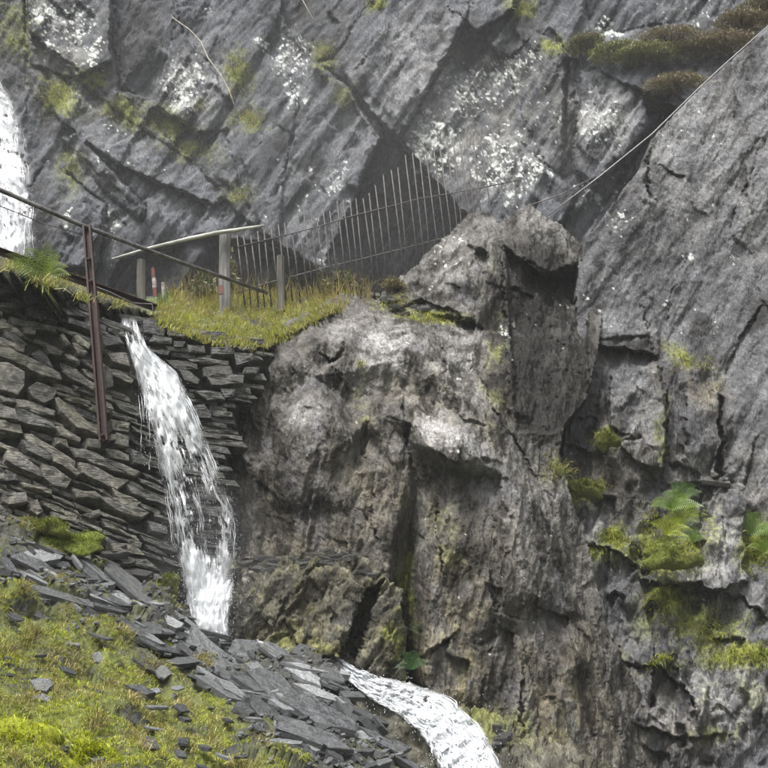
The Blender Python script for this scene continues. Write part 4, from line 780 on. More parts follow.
def fall(name, table, ncount, seg, depth, rmin, rmax, thr, wig, gapfn=None, veil_body=None, ndrops=1500, fade_in=.02, layers=2):
    """table rows: (py, left px, right px)"""
    tb = np.array(table, float); py = np.linspace(tb[0, 0], tb[-1, 0], seg); Lx = np.interp(py, tb[:, 0], tb[:, 1]); Rx = np.interp(py, tb[:, 0], tb[:, 2])
    s = RNG.random(ncount); s = np.sort(s)
    PX = Lx[None] + (Rx - Lx)[None] * s[:, None]; PY = np.repeat(py[None], ncount, 0)
    q = np.stack([s[:, None] * 7 + 0 * PX, PY / 26, RNG.random(ncount)[:, None] * .8 + 0 * PX], -1).reshape(-1, 3)
    PX = PX + wig * fbm(q, 3).reshape(PX.shape) * 2
    D = depth(PX, PY) - .05 * RNG.random(ncount)[:, None] + .05 * fbm(q * 1.3 + 9, 2).reshape(PX.shape)
    q2 = np.stack([PX / 9, PY / 48, 0 * PX + 3.3], -1).reshape(-1, 3); q3 = np.stack([s[:, None] * 90 + 0 * PX, PY / 22, 0 * PX], -1).reshape(-1, 3)
    nz = fbm(q2, 3).reshape(PX.shape) + .45 * pnoise(q3).reshape(PX.shape) - thr
    if gapfn is not None: nz = nz - gapfn((PX - Lx) / (Rx - Lx + 1e-6), PY)
    R = np.clip(nz * 1.3, 0, 1) * RNG.uniform(rmin, rmax, ncount)[:, None]; R[:, -1] = 0; tq = np.linspace(0, 1, seg)[None]; ri = RNG.random(ncount)[:, None] * fade_in; R = R * sstep(tq, ri, ri + fade_in * .6 + .01)
    C = P(PX, PY, D); acc = water_arrays(); add_tubes(acc, C, R)
    root = empty(name, tuple(C[0, -1])); rl = np.array(C[0, -1]); tag(root, kind='structure')
    o = link('white_strands', mesh_np('white_strands', np.concatenate(acc[0]) - rl, acc[1]), M['foam'], root); o['kind'] = 'stuff'
    if veil_body is not None:
        nu = 44; U = np.linspace(0, 1, nu)
        for lay in range(layers):
            grow = 1 + .06 * lay * np.array([-1, 1])[lay % 2]; VX0 = Lx[:, None] + (Rx - Lx)[:, None] * ((U[None] - .5) * grow + .5); VY = np.repeat(py[:, None], nu, 1); qv = np.stack([VX0 / 13, VY / 34, 0 * VX0 + lay * 5.3], -1).reshape(-1, 3)
            VX = VX0 + 1.6 * fbm(qv + 77, 2).reshape(VX0.shape); VD = depth(VX, VY) + .05 - .05 * lay + .09 * fbm(qv, 3).reshape(VX.shape); Wv = P(VX, VY, VD)
            ids = np.arange(seg * nu).reshape(seg, nu); me = mesh_np('water_veil', Wv.reshape(-1, 3) - rl, np.stack([ids[:-1, :-1], ids[1:, :-1], ids[1:, 1:], ids[:-1, 1:]], -1).reshape(-1, 4))
            gp_ = gapfn(np.repeat(U[None], seg, 0), VY) if gapfn is not None else 0 * VX
            wid = ((Rx - Lx) * .0087)[:, None] * (U[None] - .5); alen = np.concatenate([[0], np.cumsum(np.linalg.norm(np.diff(Wv[:, nu // 2], axis=0), axis=1))])
            cattr(me, 'flow', np.stack([(.35 * wid + .65 * (U[None] - .5) * .45).ravel(), np.repeat(alen[:, None], nu, 1).ravel(), np.full(seg * nu, lay * 3.7)], -1))
            fattr(me, 'body', (veil_body(VY) - gp_ - .10 * lay).ravel()); fattr(me, 'fade', (np.clip(np.minimum(U, 1 - U)[None] * 4, 0, 1) * np.clip((py[-1] - VY) / 18, 0, 1) * sstep(np.linspace(0, 1, seg)[:, None] + .15 * fade_in * fbm(qv * 2, 2).reshape(VX.shape), 0, .02 + fade_in)).ravel())
            link('water_veil', me, M['veil'], root)
    u = RNG.random(ndrops); yy = py[0] + (py[-1] - py[0]) * RNG.random(ndrops) ** .6; L2 = np.interp(yy, tb[:, 0], tb[:, 1]); R2 = np.interp(yy, tb[:, 0], tb[:, 2])
    xx = L2 + (R2 - L2) * (u * 1.16 - .08) + RNG.normal(size=ndrops) * 2.2; o = drops_mesh('droplets', P(xx, yy, depth(xx, yy) - .12 + .2 * RNG.random(ndrops)) - rl, RNG.uniform(.001, .003, ndrops), root); o['kind'] = 'stuff'
    return root
def d_main(px, py): return np.interp(py, [316, 345, 420, 560, 640], [9.42, 9.22, 8.98, 8.90, 8.86]) + (np.asarray(px) - 180) * .0016
def gap_main(u, py): return .42 * np.exp(-((u - np.interp(py, [316, 332, 350, 420, 600], [.62, .62, .58, .55, .6])) / .16) ** 2) * np.interp(py, [316, 322, 340, 350, 400, 440, 500, 545, 570, 590], [0, .5, .6, 0, 0, .35, .95, 1.0, .5, .0])
fall('waterfall', [(317, 120, 136), (330, 122, 138), (345, 127, 146), (353, 130, 154), (373, 137, 177), (400, 144, 190), (433, 152, 204), (460, 158, 214), (490, 164, 225), (510, 167, 233), (540, 172, 237), (565, 180, 232), (590, 186, 226), (620, 192, 226), (645, 206, 230)],
     60, 130, d_main, .003, .008, np.float64(-.05), 2.2, gap_main, lambda Y: np.interp(Y, [316, 345, 360, 420, 480, 540, 570, 640], [.74, .70, .88, .74, .56, .50, .92, 1.3]), 2600)
fall('waterfall', [(372, 134, 146), (400, 137, 149), (430, 139, 150), (470, 141, 152)], 6, 60, lambda x, y: d_main(x, y) + .03, .003, .006, np.float64(-.25), 2.2, None, None, 90)
fall('waterfall', [(566, 222, 236), (585, 205, 234), (605, 190, 230), (625, 196, 228), (645, 208, 231)], 30, 60, lambda x, y: np.interp(y, [566, 600, 645], [9.0, 8.8, 8.72]) + 0 * x, .003, .009, np.float64(-.2), 3.0, None, lambda Y: np.interp(Y, [566, 600, 640], [.2, 1.2, 1.4]), 900, .35)
fall('waterfall', [(-125, -190, -75), (-40, -150, -52), (40, -120, -24), (70, -105, -6), (90, -95, 6), (105, -85, 15), (140, -80, 24), (180, -75, 31), (230, -70, 34), (275, -70, 34)], 60, 150, lambda x, y: np.interp(y, [-130, 40, 275], [15.0, 13.5, 12.7]) + 0 * np.asarray(x), .004, .012, np.float64(-.1), 3.2, None, lambda Y: np.interp(Y, [40, 150, 270], [.62, .72, .66]), 1200)
# the stream that leaps away between the slates and the outcrop
tb = np.array([(255, 644, 10), (275, 652, 12), (305, 655, 12), (335, 662, 12), (352, 674, 16), (376, 688, 26), (407, 700, 36), (436, 716, 48), (458, 741, 58), (471, 770, 62), (486, 814, 66)], float)
tt = np.linspace(0, 1, 260); cum = np.concatenate([[0], np.cumsum(np.hypot(np.diff(tb[:, 0]), np.diff(tb[:, 1])))]); cum /= cum[-1]
sx, sy, sw = (np.interp(tt, cum, tb[:, k]) for k in range(3)); tx, ty = np.gradient(sx), np.gradient(sy); ln = np.hypot(tx, ty); nx, ny = -ty / ln, tx / ln
def stream_pt(u, i, lift):
    px = sx[i] + nx[i] * u * sw[i] * .5; py = sy[i] + ny[i] * u * sw[i] * .5 ; return P(px, py, bed_d(px, py) - lift), px, py
nu = 46; U = np.linspace(-1, 1, nu); I = np.repeat(np.arange(260)[:, None], nu, 1); UU = np.repeat(U[None], 260, 0)
q = np.stack([I / 9, UU * 3, 0 * UU], -1).reshape(-1, 3); lump = (.16 * fbm(q * .8, 4) + .07 * np.abs(fbm(q * 2.2 + 7, 3))).reshape(I.shape)
Wp, _, _ = stream_pt(UU, I, .20 + lump - .10 * UU ** 4)
root = empty('stream', tuple(Wp[130, 23])); tag(root, kind='structure'); rl = np.array(Wp[130, 23])
ids = np.arange(260 * nu).reshape(260, nu); me = mesh_np('white_water', Wp.reshape(-1, 3) - rl, np.stack([ids[:-1, :-1], ids[1:, :-1], ids[1:, 1:], ids[:-1, 1:]], -1).reshape(-1, 4))
fattr(me, 'body', (np.interp(tt, [0, .2, .4, 1], [1.0, 1.2, 1.75, 1.75])[:, None] - 1.3 * np.abs(UU) ** 2.5 + .55 * fbm(np.stack([I / 16, UU * 2.2, 0 * UU + 4], -1).reshape(-1, 3), 3).reshape(UU.shape)).ravel()); fattr(me, 'fade', np.clip((1 - np.abs(UU)) * 5, 0, 1).ravel()); cattr(me, 'flow', np.stack([(UU * sw[:, None] * .0042).ravel(), (tt[:, None] * 3.2 + 0 * UU).ravel(), 0 * UU.ravel()], -1)); link('white_water', me, M['veil'], root)
S = 50; us = RNG.uniform(-1, 1, S); I2 = np.repeat(np.arange(260)[None], S, 0); q = np.stack([us[:, None] * 5 + 0 * I2, I2 / 10, RNG.random(S)[:, None] + 0 * I2], -1).reshape(-1, 3)
U2 = us[:, None] * .92 + .22 * fbm(q, 2).reshape(I2.shape); hop = .10 * np.abs(fbm(q * .7 + 3, 2).reshape(I2.shape)); Wc, _, _ = stream_pt(np.clip(U2, -1.1, 1.1), I2, .17 + hop + .05 * RNG.random(S)[:, None])
R = np.clip((fbm(q * 1.4 + 50, 2).reshape(I2.shape) + .12) * 2, 0, 1) * RNG.uniform(.003, .010, S)[:, None] * np.interp(tt, [0, .3, .6, 1], [.6, .7, 1, 1.1])[None]; acc = water_arrays(); add_tubes(acc, Wc, R)
o = link('white_strands', mesh_np('white_strands', np.concatenate(acc[0]) - rl, acc[1]), M['foam'], root); o['kind'] = 'stuff'
ii = RNG.integers(0, 260, 1800); Wd, _, _ = stream_pt(RNG.normal(size=1800) * .7, ii, .15 + .28 * RNG.random(1800) ** 2); o = drops_mesh('droplets', Wd - rl, RNG.uniform(.001, .004, 1800), root); o['kind'] = 'stuff'

# ------------------------------------------------------------------ loose slates
def slate_proto(k):
    n = random.choice((4, 4, 5, 5, 6)); a0 = random.uniform(0, 6.28); pts = []
    for i in range(n):
        a = a0 + 2 * math.pi * (i + random.uniform(-.33, .33)) / n; pts.append((math.cos(a) * random.uniform(.85, 1.15) * .55, math.sin(a) * random.uniform(.7, 1.1) * .55))
    dense = []
    for i in range(n):
        a, b = np.array(pts[i]), np.array(pts[(i + 1) % n]); dense += [a, a + (b - a) * random.uniform(.3, .7) + RNG.normal(size=2) * .022]
    d = np.array(dense); r = len(d); tl = RNG.normal(size=2) * .25; z = lambda s, h, j=.0: np.c_[d * s + RNG.normal(size=d.shape) * .006, np.full(r, h) + d @ tl + RNG.normal(size=r) * j]
    V = np.concatenate([z(.96, -.5, .06), z(1.0, .05, .10), z(.985, .44, .03), z(.965, .5, .02), [[0, 0, .5]], [[0, 0, -.5]]]); F = []
    for k2 in range(3): F += [(k2 * r + j, k2 * r + (j + 1) % r, (k2 + 1) * r + (j + 1) % r, (k2 + 1) * r + j) for j in range(r)]
    F += [(3 * r + j, 3 * r + (j + 1) % r, 4 * r) for j in range(r)] + [((j + 1) % r, j, 4 * r + 1) for j in range(r)]
    return V, F
PROTO = [slate_proto(k) for k in range(14)]
_slate_mesh = {}
def slate(loc, nrm, along, size, mat, label, group=None, k=None, name='slate'):
    """size = (length, width, thickness) in metres; along = direction of the length"""
    k = random.randrange(14) if k is None else k; key = (k, mat)
    if key not in _slate_mesh:
        me = bpy.data.meshes.new('slate'); me.from_pydata([tuple(v) for v in PROTO[k][0]], [], PROTO[k][1]); me.update(); me.materials.append(M[mat]); _slate_mesh[key] = me
    o = bpy.data.objects.new(name, _slate_mesh[key]); COL.objects.link(o)
    z = Vector(nrm).normalized(); x = Vector(along); x = (x - z * x.dot(z)).normalized(); y = z.cross(x)
    R = __import__('mathutils').Matrix((x, y, z)).transposed().to_4x4(); o.matrix_world = __import__('mathutils').Matrix.Translation(Vector(loc)) @ R @ __import__('mathutils').Matrix.Diagonal((*size, 1))
    tag(o, label, 'slate', group); return o
def along_px(px, py, ang, df):
    d = 6; a = P(px, py, df(np.array(px), np.array(py))); b = P(px + d * math.cos(ang), py + d * math.sin(ang), df(np.array(px + d * math.cos(ang)), np.array(py + d * math.sin(ang)))); return b - a
BIG = [  # px, py, length px, width px, screen angle, tilt towards the viewer, material, label
    (318, 716, 92, 34, 30, .25, 'slate', 'longest dark slate slab lying like a plank among the scree'), (272, 690, 80, 26, 34, .35, 'slate', 'long dark slab of slate pointing down the scree above the plank-like one'), (310, 742, 70, 26, 22, .3, 'slate', 'broad dark slate slab jutting out below the plank-like slab'),
    (285, 745, 36, 12, 8, .1, 'slate_pale', 'pale wet slate gleaming in the grass under the dark slabs'), (40, 558, 34, 16, 25, .3, 'slate_pale', 'bright pale wet slate at the foot of the mossy mound'), (163, 609, 40, 15, 12, .2, 'slate_pale', 'pale flat slate shining beside the foot of the waterfall'),
    (190, 636, 36, 14, 18, .2, 'slate_pale', 'pale slate on the dark pile below the waterfall pool'), (40, 688, 20, 16, 40, .5, 'slate_pale', 'small pale upright slate alone in the bright grass'), (148, 630, 40, 18, 5, .2, 'slate', 'blunt dark slate block under the pale slate by the waterfall'),
    (66, 716, 24, 12, 45, .4, 'slate_pale', 'small grey slate half sunk in the bright yellow-green moss'), (55, 752, 30, 14, 12, .2, 'slate', 'dark flat slate beside the brightest yellow moss'), (138, 692, 30, 14, 20, .3, 'slate', 'mid grey slate tilted on the grass below the scree band'),
    (100, 597, 60, 14, 28, .3, 'slate', 'long narrow slate at the top of the scree below the mossy mound'), (60, 600, 70, 16, 18, .12, 'slate', 'long flat slate slab level with the scree in the grass'), (300, 668, 44, 20, 30, .4, 'slate', 'greyish slate leaning over the stream at the lip of the scree'),
    (330, 676, 40, 20, 55, .5, 'slate', 'steep slate propped beside the head of the white stream'), (246, 652, 44, 24, 18, .5, 'slate', 'thick leaning slate between the waterfall pool and the low outcrop'), (395, 748, 40, 16, 15, .2, 'slate', 'flat slate at the edge of the white stream'), (300, 652, 26, 12, -25, .4, 'slate', 'pointed slate sticking up against the low mossy outcrop')]
for px, py, L, Wd, ang, tilt, mat, label in BIG:
    Y = float(slope_d(np.array(px), np.array(py))) - .06; nrm = slope.normal(px, py) + np.array([0, -tilt * .8, .1]); s = Y / FPX
    slate(P(px, py, Y), nrm, along_px(px, py, math.radians(ang), slope_d), (L * s, Wd * s * 1.5, random.uniform(.05, .09) if L > 50 else random.uniform(.03, .05)), mat, label)
DENSE = [(0, 532), (60, 556), (110, 575), (160, 598), (205, 630), (240, 648), (290, 655), (330, 664), (350, 688), (378, 722), (396, 745), (414, 768), (420, 800), (330, 800), (290, 750), (250, 716), (210, 690), (170, 655), (120, 625), (60, 600), (0, 575)]
placed = []; tries = 0
while len(placed) < 230 and tries < 6000:
    tries += 1; px, py = random.uniform(-10, 440), random.uniform(528, 790)
    if not inside(DENSE, np.array([px]), np.array([py]))[0]: continue
    L = random.choice((14, 20, 26, 34, 44, 56, 68)) * random.uniform(.85, 1.3)
    if any(abs(px - a) < (L + c) * .20 and abs(py - b) < (L + c) * .10 for a, b, c in placed): continue
    placed.append((px, py, L)); Y = float(slope_d(np.array(px), np.array(py))) - random.uniform(-.02, .09); s = Y / FPX
    nrm = slope.normal(px, py) + min(1, 24 / L) * np.array([random.gauss(.05, .24), random.gauss(-.10, .28), random.uniform(-.2, .6)])
    ang = math.radians(random.gauss(24, 14)); wl = random.uniform(.30, .75)
    if px > 330 and L > 34: L *= .6
    right_ = px > 250; left_ = px < 120; pale_ = random.random() < .28
    place, grp = (('in the scree bank beside the white stream', 'slates of the stream bank') if right_ else ('in the narrow scree strip below the mossy mound', 'slates of the upper scree strip') if left_ else ('in the pile below the waterfall pool', 'slates below the waterfall pool'))
    size_ = 'large' if L > 40 else 'middling' if L > 24 else 'small'; shape_ = 'narrow' if wl < .55 else 'broad'
    slate(P(px, py, Y), nrm, along_px(px, py, ang, slope_d), (L * s * 1.25, L * s * wl, random.uniform(.022, .060)), 'slate_pale' if pale_ else 'slate', f"{size_} {shape_} {'pale' if pale_ else 'dark'} slate {place}", grp)
sp = []; tries = 0
while len(sp) < 60 and tries < 3000:
    tries += 1; px, py = random.uniform(0, 300), random.uniform(570, 768)
    if inside(DENSE, np.array([px]), np.array([py]))[0] or not inside(out_slope, np.array([px]), np.array([py]))[0] or any(math.hypot(px - a, (py - b) * 1.5) < 17 for a, b in sp): continue
    if px < 90 and py > 715 and random.random() < .7: continue
    sp.append((px, py)); Y = float(slope_d(np.array(px), np.array(py))) - .035; s = Y / FPX; L = random.uniform(9, 24)
    slate(P(px, py, Y), slope.normal(px, py) + np.array([random.gauss(0, .12), random.gauss(-.08, .15), random.uniform(0, .2)]), along_px(px, py, math.radians(random.gauss(20, 30)), slope_d), (L * s * 1.2, L * s * random.uniform(.5, .9), random.uniform(.009, .020)), 'slate_pale' if (pl_ := random.random() < .3) else 'slate', f"{'larger' if L > 16 else 'tiny'} {'pale' if pl_ else 'dark'} slate scattered in the grass {'of the bright mossy corner' if px < 110 and py > 690 else 'just below the scree band' if py - .55 * px < 590 else 'low on the open slope'}", 'slates scattered in the grass')
# rubble on the lip of the low outcrop, right of the falls, on the mossy ledge and on the outcrop top
for i in range(34):
    px = random.uniform(232, 372); py = np.interp(px, [228, 244, 265, 330, 372], [566, 559, 561, 555, 563]) + random.uniform(-3, 12); Y = float(base_low(np.array(px), np.array(py))) - .02; s = Y / FPX; L = random.uniform(9, 20)
    slate(P(px, py, Y), (random.uniform(-.5, .3), random.uniform(-.7, -.1), 1), (1, random.uniform(-.6, .6), random.uniform(-.4, .5)), (L * s, L * s * .7, random.uniform(.03, .06)), 'wallstone_wet', 'wet brown-grey slate in the rubble row along the top of the low outcrop', 'rubble on the low outcrop')
for i in range(16):
    px = random.uniform(384, 425); py = random.uniform(296, 312) + (px - 384) * .2; q = outc.at(px, py); L = random.uniform(7, 15); s = q[1] / FPX
    slate(q + np.array([0, -.02, .02]), (random.uniform(-.3, .3), random.uniform(-.5, 0), 1), (1, random.uniform(-.5, .5), random.uniform(-.3, .3)), (L * s, L * s * .7, random.uniform(.02, .045)), 'wallstone', 'small slate among the rubble on top of the outcrop below the fence', 'rubble on the outcrop top')
q = right.at(709, 487); slate(q + np.array([0, -.22, .02]), (.1, -.45, .85), (1, .15, .22), (.34, .30, .045), 'wallstone', 'single tilted slate slab perched above the fern ledge', k=3)
for i in range(26):
    px = random.uniform(400, 520); py = np.interp(px, [400, 520], [690, 745]) + random.uniform(-6, 16); q = bed.at(px, py); L = random.uniform(7, 16); s = q[1] / FPX
    slate(q + np.array([0, -.02, .01]), (random.uniform(-.4, .4), random.uniform(-.6, 0), 1), (1, random.uniform(-.5, .5), random.uniform(-.6, .1)), (L * s, L * s * .8, random.uniform(.03, .06)), 'wallstone_wet', 'small wet stone on the mossy bank between stream and outcrop', 'stones on the far stream bank')
for i in range(14):
    px = random.uniform(105, 165); py = np.interp(px, [105, 165], [550, 585]) + random.uniform(-10, 14); Y = 8.72 - random.uniform(0, .1); s = Y / FPX; L = random.uniform(16, 40)
    slate(P(px, py, Y), (random.uniform(-.2, .2), random.uniform(-.8, -.4), 1), (1, random.uniform(-.2, .2), -.25), (L * s, L * s * .5, random.uniform(.03, .06)), 'wallstone_wet', 'long wet slate in the stack at the wall foot beside the falls', 'slates stacked at the wall foot')
# fine chips between them
nc = 1200; cx_ = RNG.uniform(-20, 445, nc * 3); cy_ = RNG.uniform(525, 800, nc * 3); ok = inside(DENSE, cx_ + RNG.normal(size=nc * 3) * 10, cy_ + RNG.normal(size=nc * 3) * 10) & inside(out_slope, cx_, cy_) ; cx_, cy_ = cx_[ok][:nc], cy_[ok][:nc]
VV = []; FF = []; nb = 0
for px, py in zip(cx_, cy_):
    pv, pf = PROTO[random.randrange(14)]; c = slope.at(px, py); a = random.uniform(0, 6.28); L = random.uniform(.02, .07); R_ = __import__('mathutils').Euler((random.uniform(-.7, .5), random.uniform(-.5, .5), a)).to_matrix()
    VV.append((pv * np.array([L, L * .7, random.uniform(.01, .025)])) @ np.array(R_).T + c + np.array([0, -.01, .01])); FF += [tuple(i_ + nb for i_ in f) for f in pf]; nb += len(pv)
me = bpy.data.meshes.new('slate_chips'); me.from_pydata(np.concatenate(VV).tolist(), [], FF); me.update()
tag(link('slate_chips', me, M['slate']), 'fine slate chips filling the scree between the larger slabs', 'slate chips', kind='stuff')

# ------------------------------------------------------------------ grass, moss, ferns, heather
def blades(name, roots, nrms, length, width, cols, droop=.5, spread=.6, label=None, cat='grass', parent=None, kind='stuff'):
    n = len(roots); L = length * RNG.uniform(.55, 1.25, n); up = nrms + np.array([0, 0, .6]); up /= np.linalg.norm(up, axis=1, keepdims=True)
    d = up + spread * RNG.normal(size=(n, 3)) * .6; d /= np.linalg.norm(d, axis=1, keepdims=True); lat = np.cross(d, RNG.normal(size=(n, 3))); lat /= np.linalg.norm(lat, axis=1, keepdims=True)
    fall_ = np.stack([d[:, 0], d[:, 1], 0 * L], -1) * .5 + np.array([0, 0, -1.0]); w_ = (width * RNG.uniform(.7, 1.3, n))[:, None]
    p0 = roots - up * .01; p1 = roots + d * (L * .55)[:, None] + fall_ * (L * .07 * droop)[:, None]; p2 = roots + d * L[:, None] + fall_ * (L * .55 * droop)[:, None]
    V = np.stack([p0 - lat * w_, p0 + lat * w_, p1 - lat * w_ * .75, p1 + lat * w_ * .75, p2], 1).reshape(-1, 3); b = np.arange(n)[:, None] * 5
    me = mesh_np(name, V, [b + np.array([[0, 1, 3, 2]]), b + np.array([[2, 3, 4]])]); shade = RNG.uniform(.7, 1.25, n)[:, None]; c = np.repeat(cols * shade, 5, 0); cattr(me, 'tint', c)
    o = link(name, me, M['blade'], parent)
    if kind: tag(o, label, cat, kind=kind)
    return o
GREEN, OLIVE, STRAW, LIME, BROWN = (np.array(c) for c in ((.165, .215, .030), (.205, .215, .040), (.40, .34, .13), (.36, .40, .022), (.17, .115, .06)))
def palette(n, weights, tints): return np.array(tints)[RNG.choice(len(tints), n, p=np.array(weights) / sum(weights))]
def patch_noise(x, y, sc, off=0.0): return fbm(np.stack([x / sc, y / sc, 0 * x + off], -1), 3)
n = 330000; gx, gy = RNG.uniform(-240, 420, n), RNG.uniform(480, 930, n); dn = inside(DENSE, gx, gy)
cov = patch_noise(gx, gy * 1.4, 26) + np.interp(gy - .55 * gx, [440, 560, 640, 760], [-.25, -.02, .18, .30]) - np.where(dn, .30, 0) - np.clip((gx - 250) / 120, 0, 1) * .25
ok = (cov > RNG.uniform(-.25, .12, n)) & inside(out_slope, gx, gy); gx, gy = gx[ok], gy[ok]; dry = patch_noise(gx, gy, 34, 7.0); bright = patch_noise(gx, gy, 40, 21.0)
cols = np.where((dry > .20)[:, None], palette(len(gx), (2.4, 3, .5), (STRAW, OLIVE, BROWN)), np.where((bright + np.interp(gy - .3 * gx, [500, 760], [-.05, .32]) > .12)[:, None], palette(len(gx), (3, 2, 1), (LIME, GREEN, STRAW)), palette(len(gx), (3, 3, 2), (GREEN, OLIVE, STRAW))))
blades('grass', slope.at(gx, gy), slope.normal(gx, gy), .044 + .05 * np.clip(dry, 0, 1), .0017, cols, .9, 1.0, 'short mixed green and straw grass covering the lower slope', 'grass')
R0, N0, C0 = [], [], []
for px, py in [(8, 650), (30, 640), (60, 618), (120, 640), (150, 668), (185, 700), (95, 735), (140, 745), (215, 735), (30, 700), (75, 665), (160, 720), (240, 760), (110, 690), (55, 585), (20, 600), (200, 665), (130, 710)]:
    k = 170; a = px + RNG.normal(size=k) * 4.5; b = py + RNG.normal(size=k) * 3; R0.append(slope.at(a, b)); N0.append(slope.normal(a, b)); C0.append(palette(k, (3, 2, 2) if (px + py) % 3 else (1, 4, 1), (OLIVE * .8, STRAW, BROWN)))
blades('grass', np.concatenate(R0), np.concatenate(N0), .11, .0018, np.concatenate(C0), 1.0, .9, 'longer straw and brown grass tufts dotted over the lower slope')
n = 42000; gx, gy = RNG.uniform(140, 372, n), RNG.uniform(284, 354, n); ok = inside([(150, 308), (175, 298), (260, 297), (330, 293), (352, 296), (345, 308), (300, 330), (264, 350), (205, 342), (160, 326)], gx + RNG.normal(size=n) * 2, gy + RNG.normal(size=n) * 2); ok2 = patch_noise(gx[ok], gy[ok] * 1.5, 9, 3.0) > RNG.uniform(-.45, .05, ok.sum()); gx, gy = gx[ok][ok2], gy[ok][ok2]; cl_ = patch_noise(gx, gy, 14, 9.0)
t_ = np.clip((gy - 296) / 30, 0, 1); cols = np.where((RNG.random(len(gx)) < .20 + .55 * t_ + .6 * cl_)[:, None], palette(len(gx), (3, 1, 2, 2), (LIME, GREEN, OLIVE, STRAW)), palette(len(gx), (4, 1.2, 1), (STRAW, BROWN, OLIVE)))
blades('grass', ledge.at(gx, gy), ledge.normal(gx, gy), (.075 + .11 * (1 - t_)) * (1 + 1.2 * cl_), .0024, cols, .75, .55, 'thick yellow-green grass on the bank above the dark wall', 'grass')
def tuft(lst, surf, name, label, length=.14, per=1.0, tints=(GREEN, OLIVE, STRAW), wts=(3, 2, 1), droop=1.2):
    R0, N0, C0 = [], [], []
    for px, py, rx, ry, cnt in lst:
        k = int(cnt * per); a = px + RNG.normal(size=k) * rx * .5; b = py + RNG.normal(size=k) * ry * .5; R0.append(surf.at(a, b)); N0.append(surf.normal(a, b)); C0.append(palette(k, wts, tints))
    return blades(name, np.concatenate(R0), np.concatenate(N0), length, .0028, np.concatenate(C0), droop, .8, label)
tuft([(240, 76, 14, 22, 500), (252, 118, 16, 10, 350), (326, 58, 12, 16, 380), (95, 82, 10, 10, 150), (58, 95, 24, 18, 500), (120, 112, 24, 12, 400), (165, 128, 30, 12, 500), (190, 150, 26, 10, 300), (12, 40, 20, 30, 300), (72, 165, 14, 18, 200), (240, 196, 16, 10, 200), (376, 6, 10, 8, 120), (520, 10, 16, 10, 160), (345, 100, 8, 12, 120), (200, 105, 8, 8, 80)], back, 'grass', 'sparse hanging grass tufts on the ledges of the back cliff', .12, 1.0, (GREEN, OLIVE, STRAW, BROWN), (3, 4, 2, .8))
tuft([(605, 443, 14, 10, 250), (582, 490, 24, 10, 500), (614, 538, 10, 9, 250), (590, 556, 26, 8, 250), (668, 552, 40, 22, 1300), (650, 530, 14, 20, 300), (758, 548, 16, 22, 600), (668, 602, 24, 14, 400), (745, 660, 46, 12, 600), (662, 664, 20, 6, 200), (700, 625, 50, 18, 500), (690, 366, 26, 9, 220), (596, 742, 18, 14, 220), (720, 640, 20, 14, 200)], right, 'grass', 'mossy grass on the broken ledges of the right-hand cliff', .07, 1.0, (LIME * .9, GREEN, OLIVE, STRAW), (4, 3, 2, .7))
tuft([(430, 319, 32, 6, 500), (390, 304, 16, 6, 200), (402, 300, 10, 8, 160), (362, 366, 4, 4, 60), (405, 620, 8, 40, 120), (560, 470, 14, 8, 160)], outc, 'grass', 'thin mossy grass along the top of the central outcrop', .08, 1.0, (GREEN, OLIVE, STRAW), (2, 4, 2))
tuft([(14, 265, 18, 5, 260), (60, 283, 26, 5, 300), (95, 297, 20, 4, 260), (122, 305, 12, 4, 160)], ledge, 'grass', 'drooping straw and green grass fringe on top of the slanting wall', .15, 1.0, (GREEN, OLIVE, STRAW, BROWN), (2, 3, 3, 1), 1.3)
# grass stems along the fence foot
n = 420; gx = RNG.uniform(165, 370, n); gy = RNG.uniform(296, 308, n); blades('grass', ledge.at(gx, gy), ledge.normal(gx, gy), .40, .0035, palette(n, (3, 2), (STRAW, BROWN)), .35, .35, 'tall straw-brown stems along the foot of the bar fence')

def moss_mound(px, py, wpx, hpx, surf_d, thick, tint, label, lift=.0, nrm=(.12, -.78, .62)):
    """a cushion of moss: half-buried lumpy dome"""
    Y = float(surf_d(np.array(px), np.array(py))) - lift; s = Y / FPX; c = P(px, py, Y); nu, nv = 40, 14; V = []; 
    z = Vector(nrm).normalized(); x = Vector((1, 0, 0)); x = (x - z * x.dot(z)).normalized(); y = z.cross(x)
    for j in range(nv):
        f = j / (nv - 1); r = math.sin(f * math.pi / 2 * 1.08)
        for i in range(nu):
            a = 2 * math.pi * i / nu; k = 1 + .25 * math.sin(a * 3 + px) + .15 * math.sin(a * 5 + py); V.append(x * (math.cos(a) * r * wpx * s * .5 * k) + y * (math.sin(a) * r * hpx * s * .5 * k) + z * (thick * (math.cos(f * math.pi / 2 * 1.08))))
    V = np.array(V); nn = fbm(V * 9 + px, 4); V = V + np.array(z) * (nn * thick * .7)[:, None]; ids = np.arange(nu * nv).reshape(nv, nu); F = np.stack([ids[:-1], np.roll(ids, -1, 1)[:-1], np.roll(ids, -1, 1)[1:], ids[1:]], -1).reshape(-1, 4)
    me = mesh_np('moss', V, F); cattr(me, 'tint', np.repeat(np.array(tint)[None], len(V), 0)); o = link('moss', me, M['moss']); o.location = c; tag(o, label, 'moss', kind='stuff')
    k = 700; pick = RNG.integers(0, nu * 10, k); rr = V[pick] + RNG.normal(size=(k, 3)) * .012 + c; blades('grass', rr, np.repeat(np.array(z)[None], k, 0), .045, .0026, palette(k, (3, 2), (np.array(tint) * 1.1, np.array(tint) * .7)), .8, 1.0, label.replace('moss', 'fine blades on the moss', 1))
wA = lambda x, y: wallA(x, y)
moss_mound(74, 543, 66, 26, wA, .05, (.17, .22, .022), 'bright green moss mound at the foot of the slanting wall', .12)
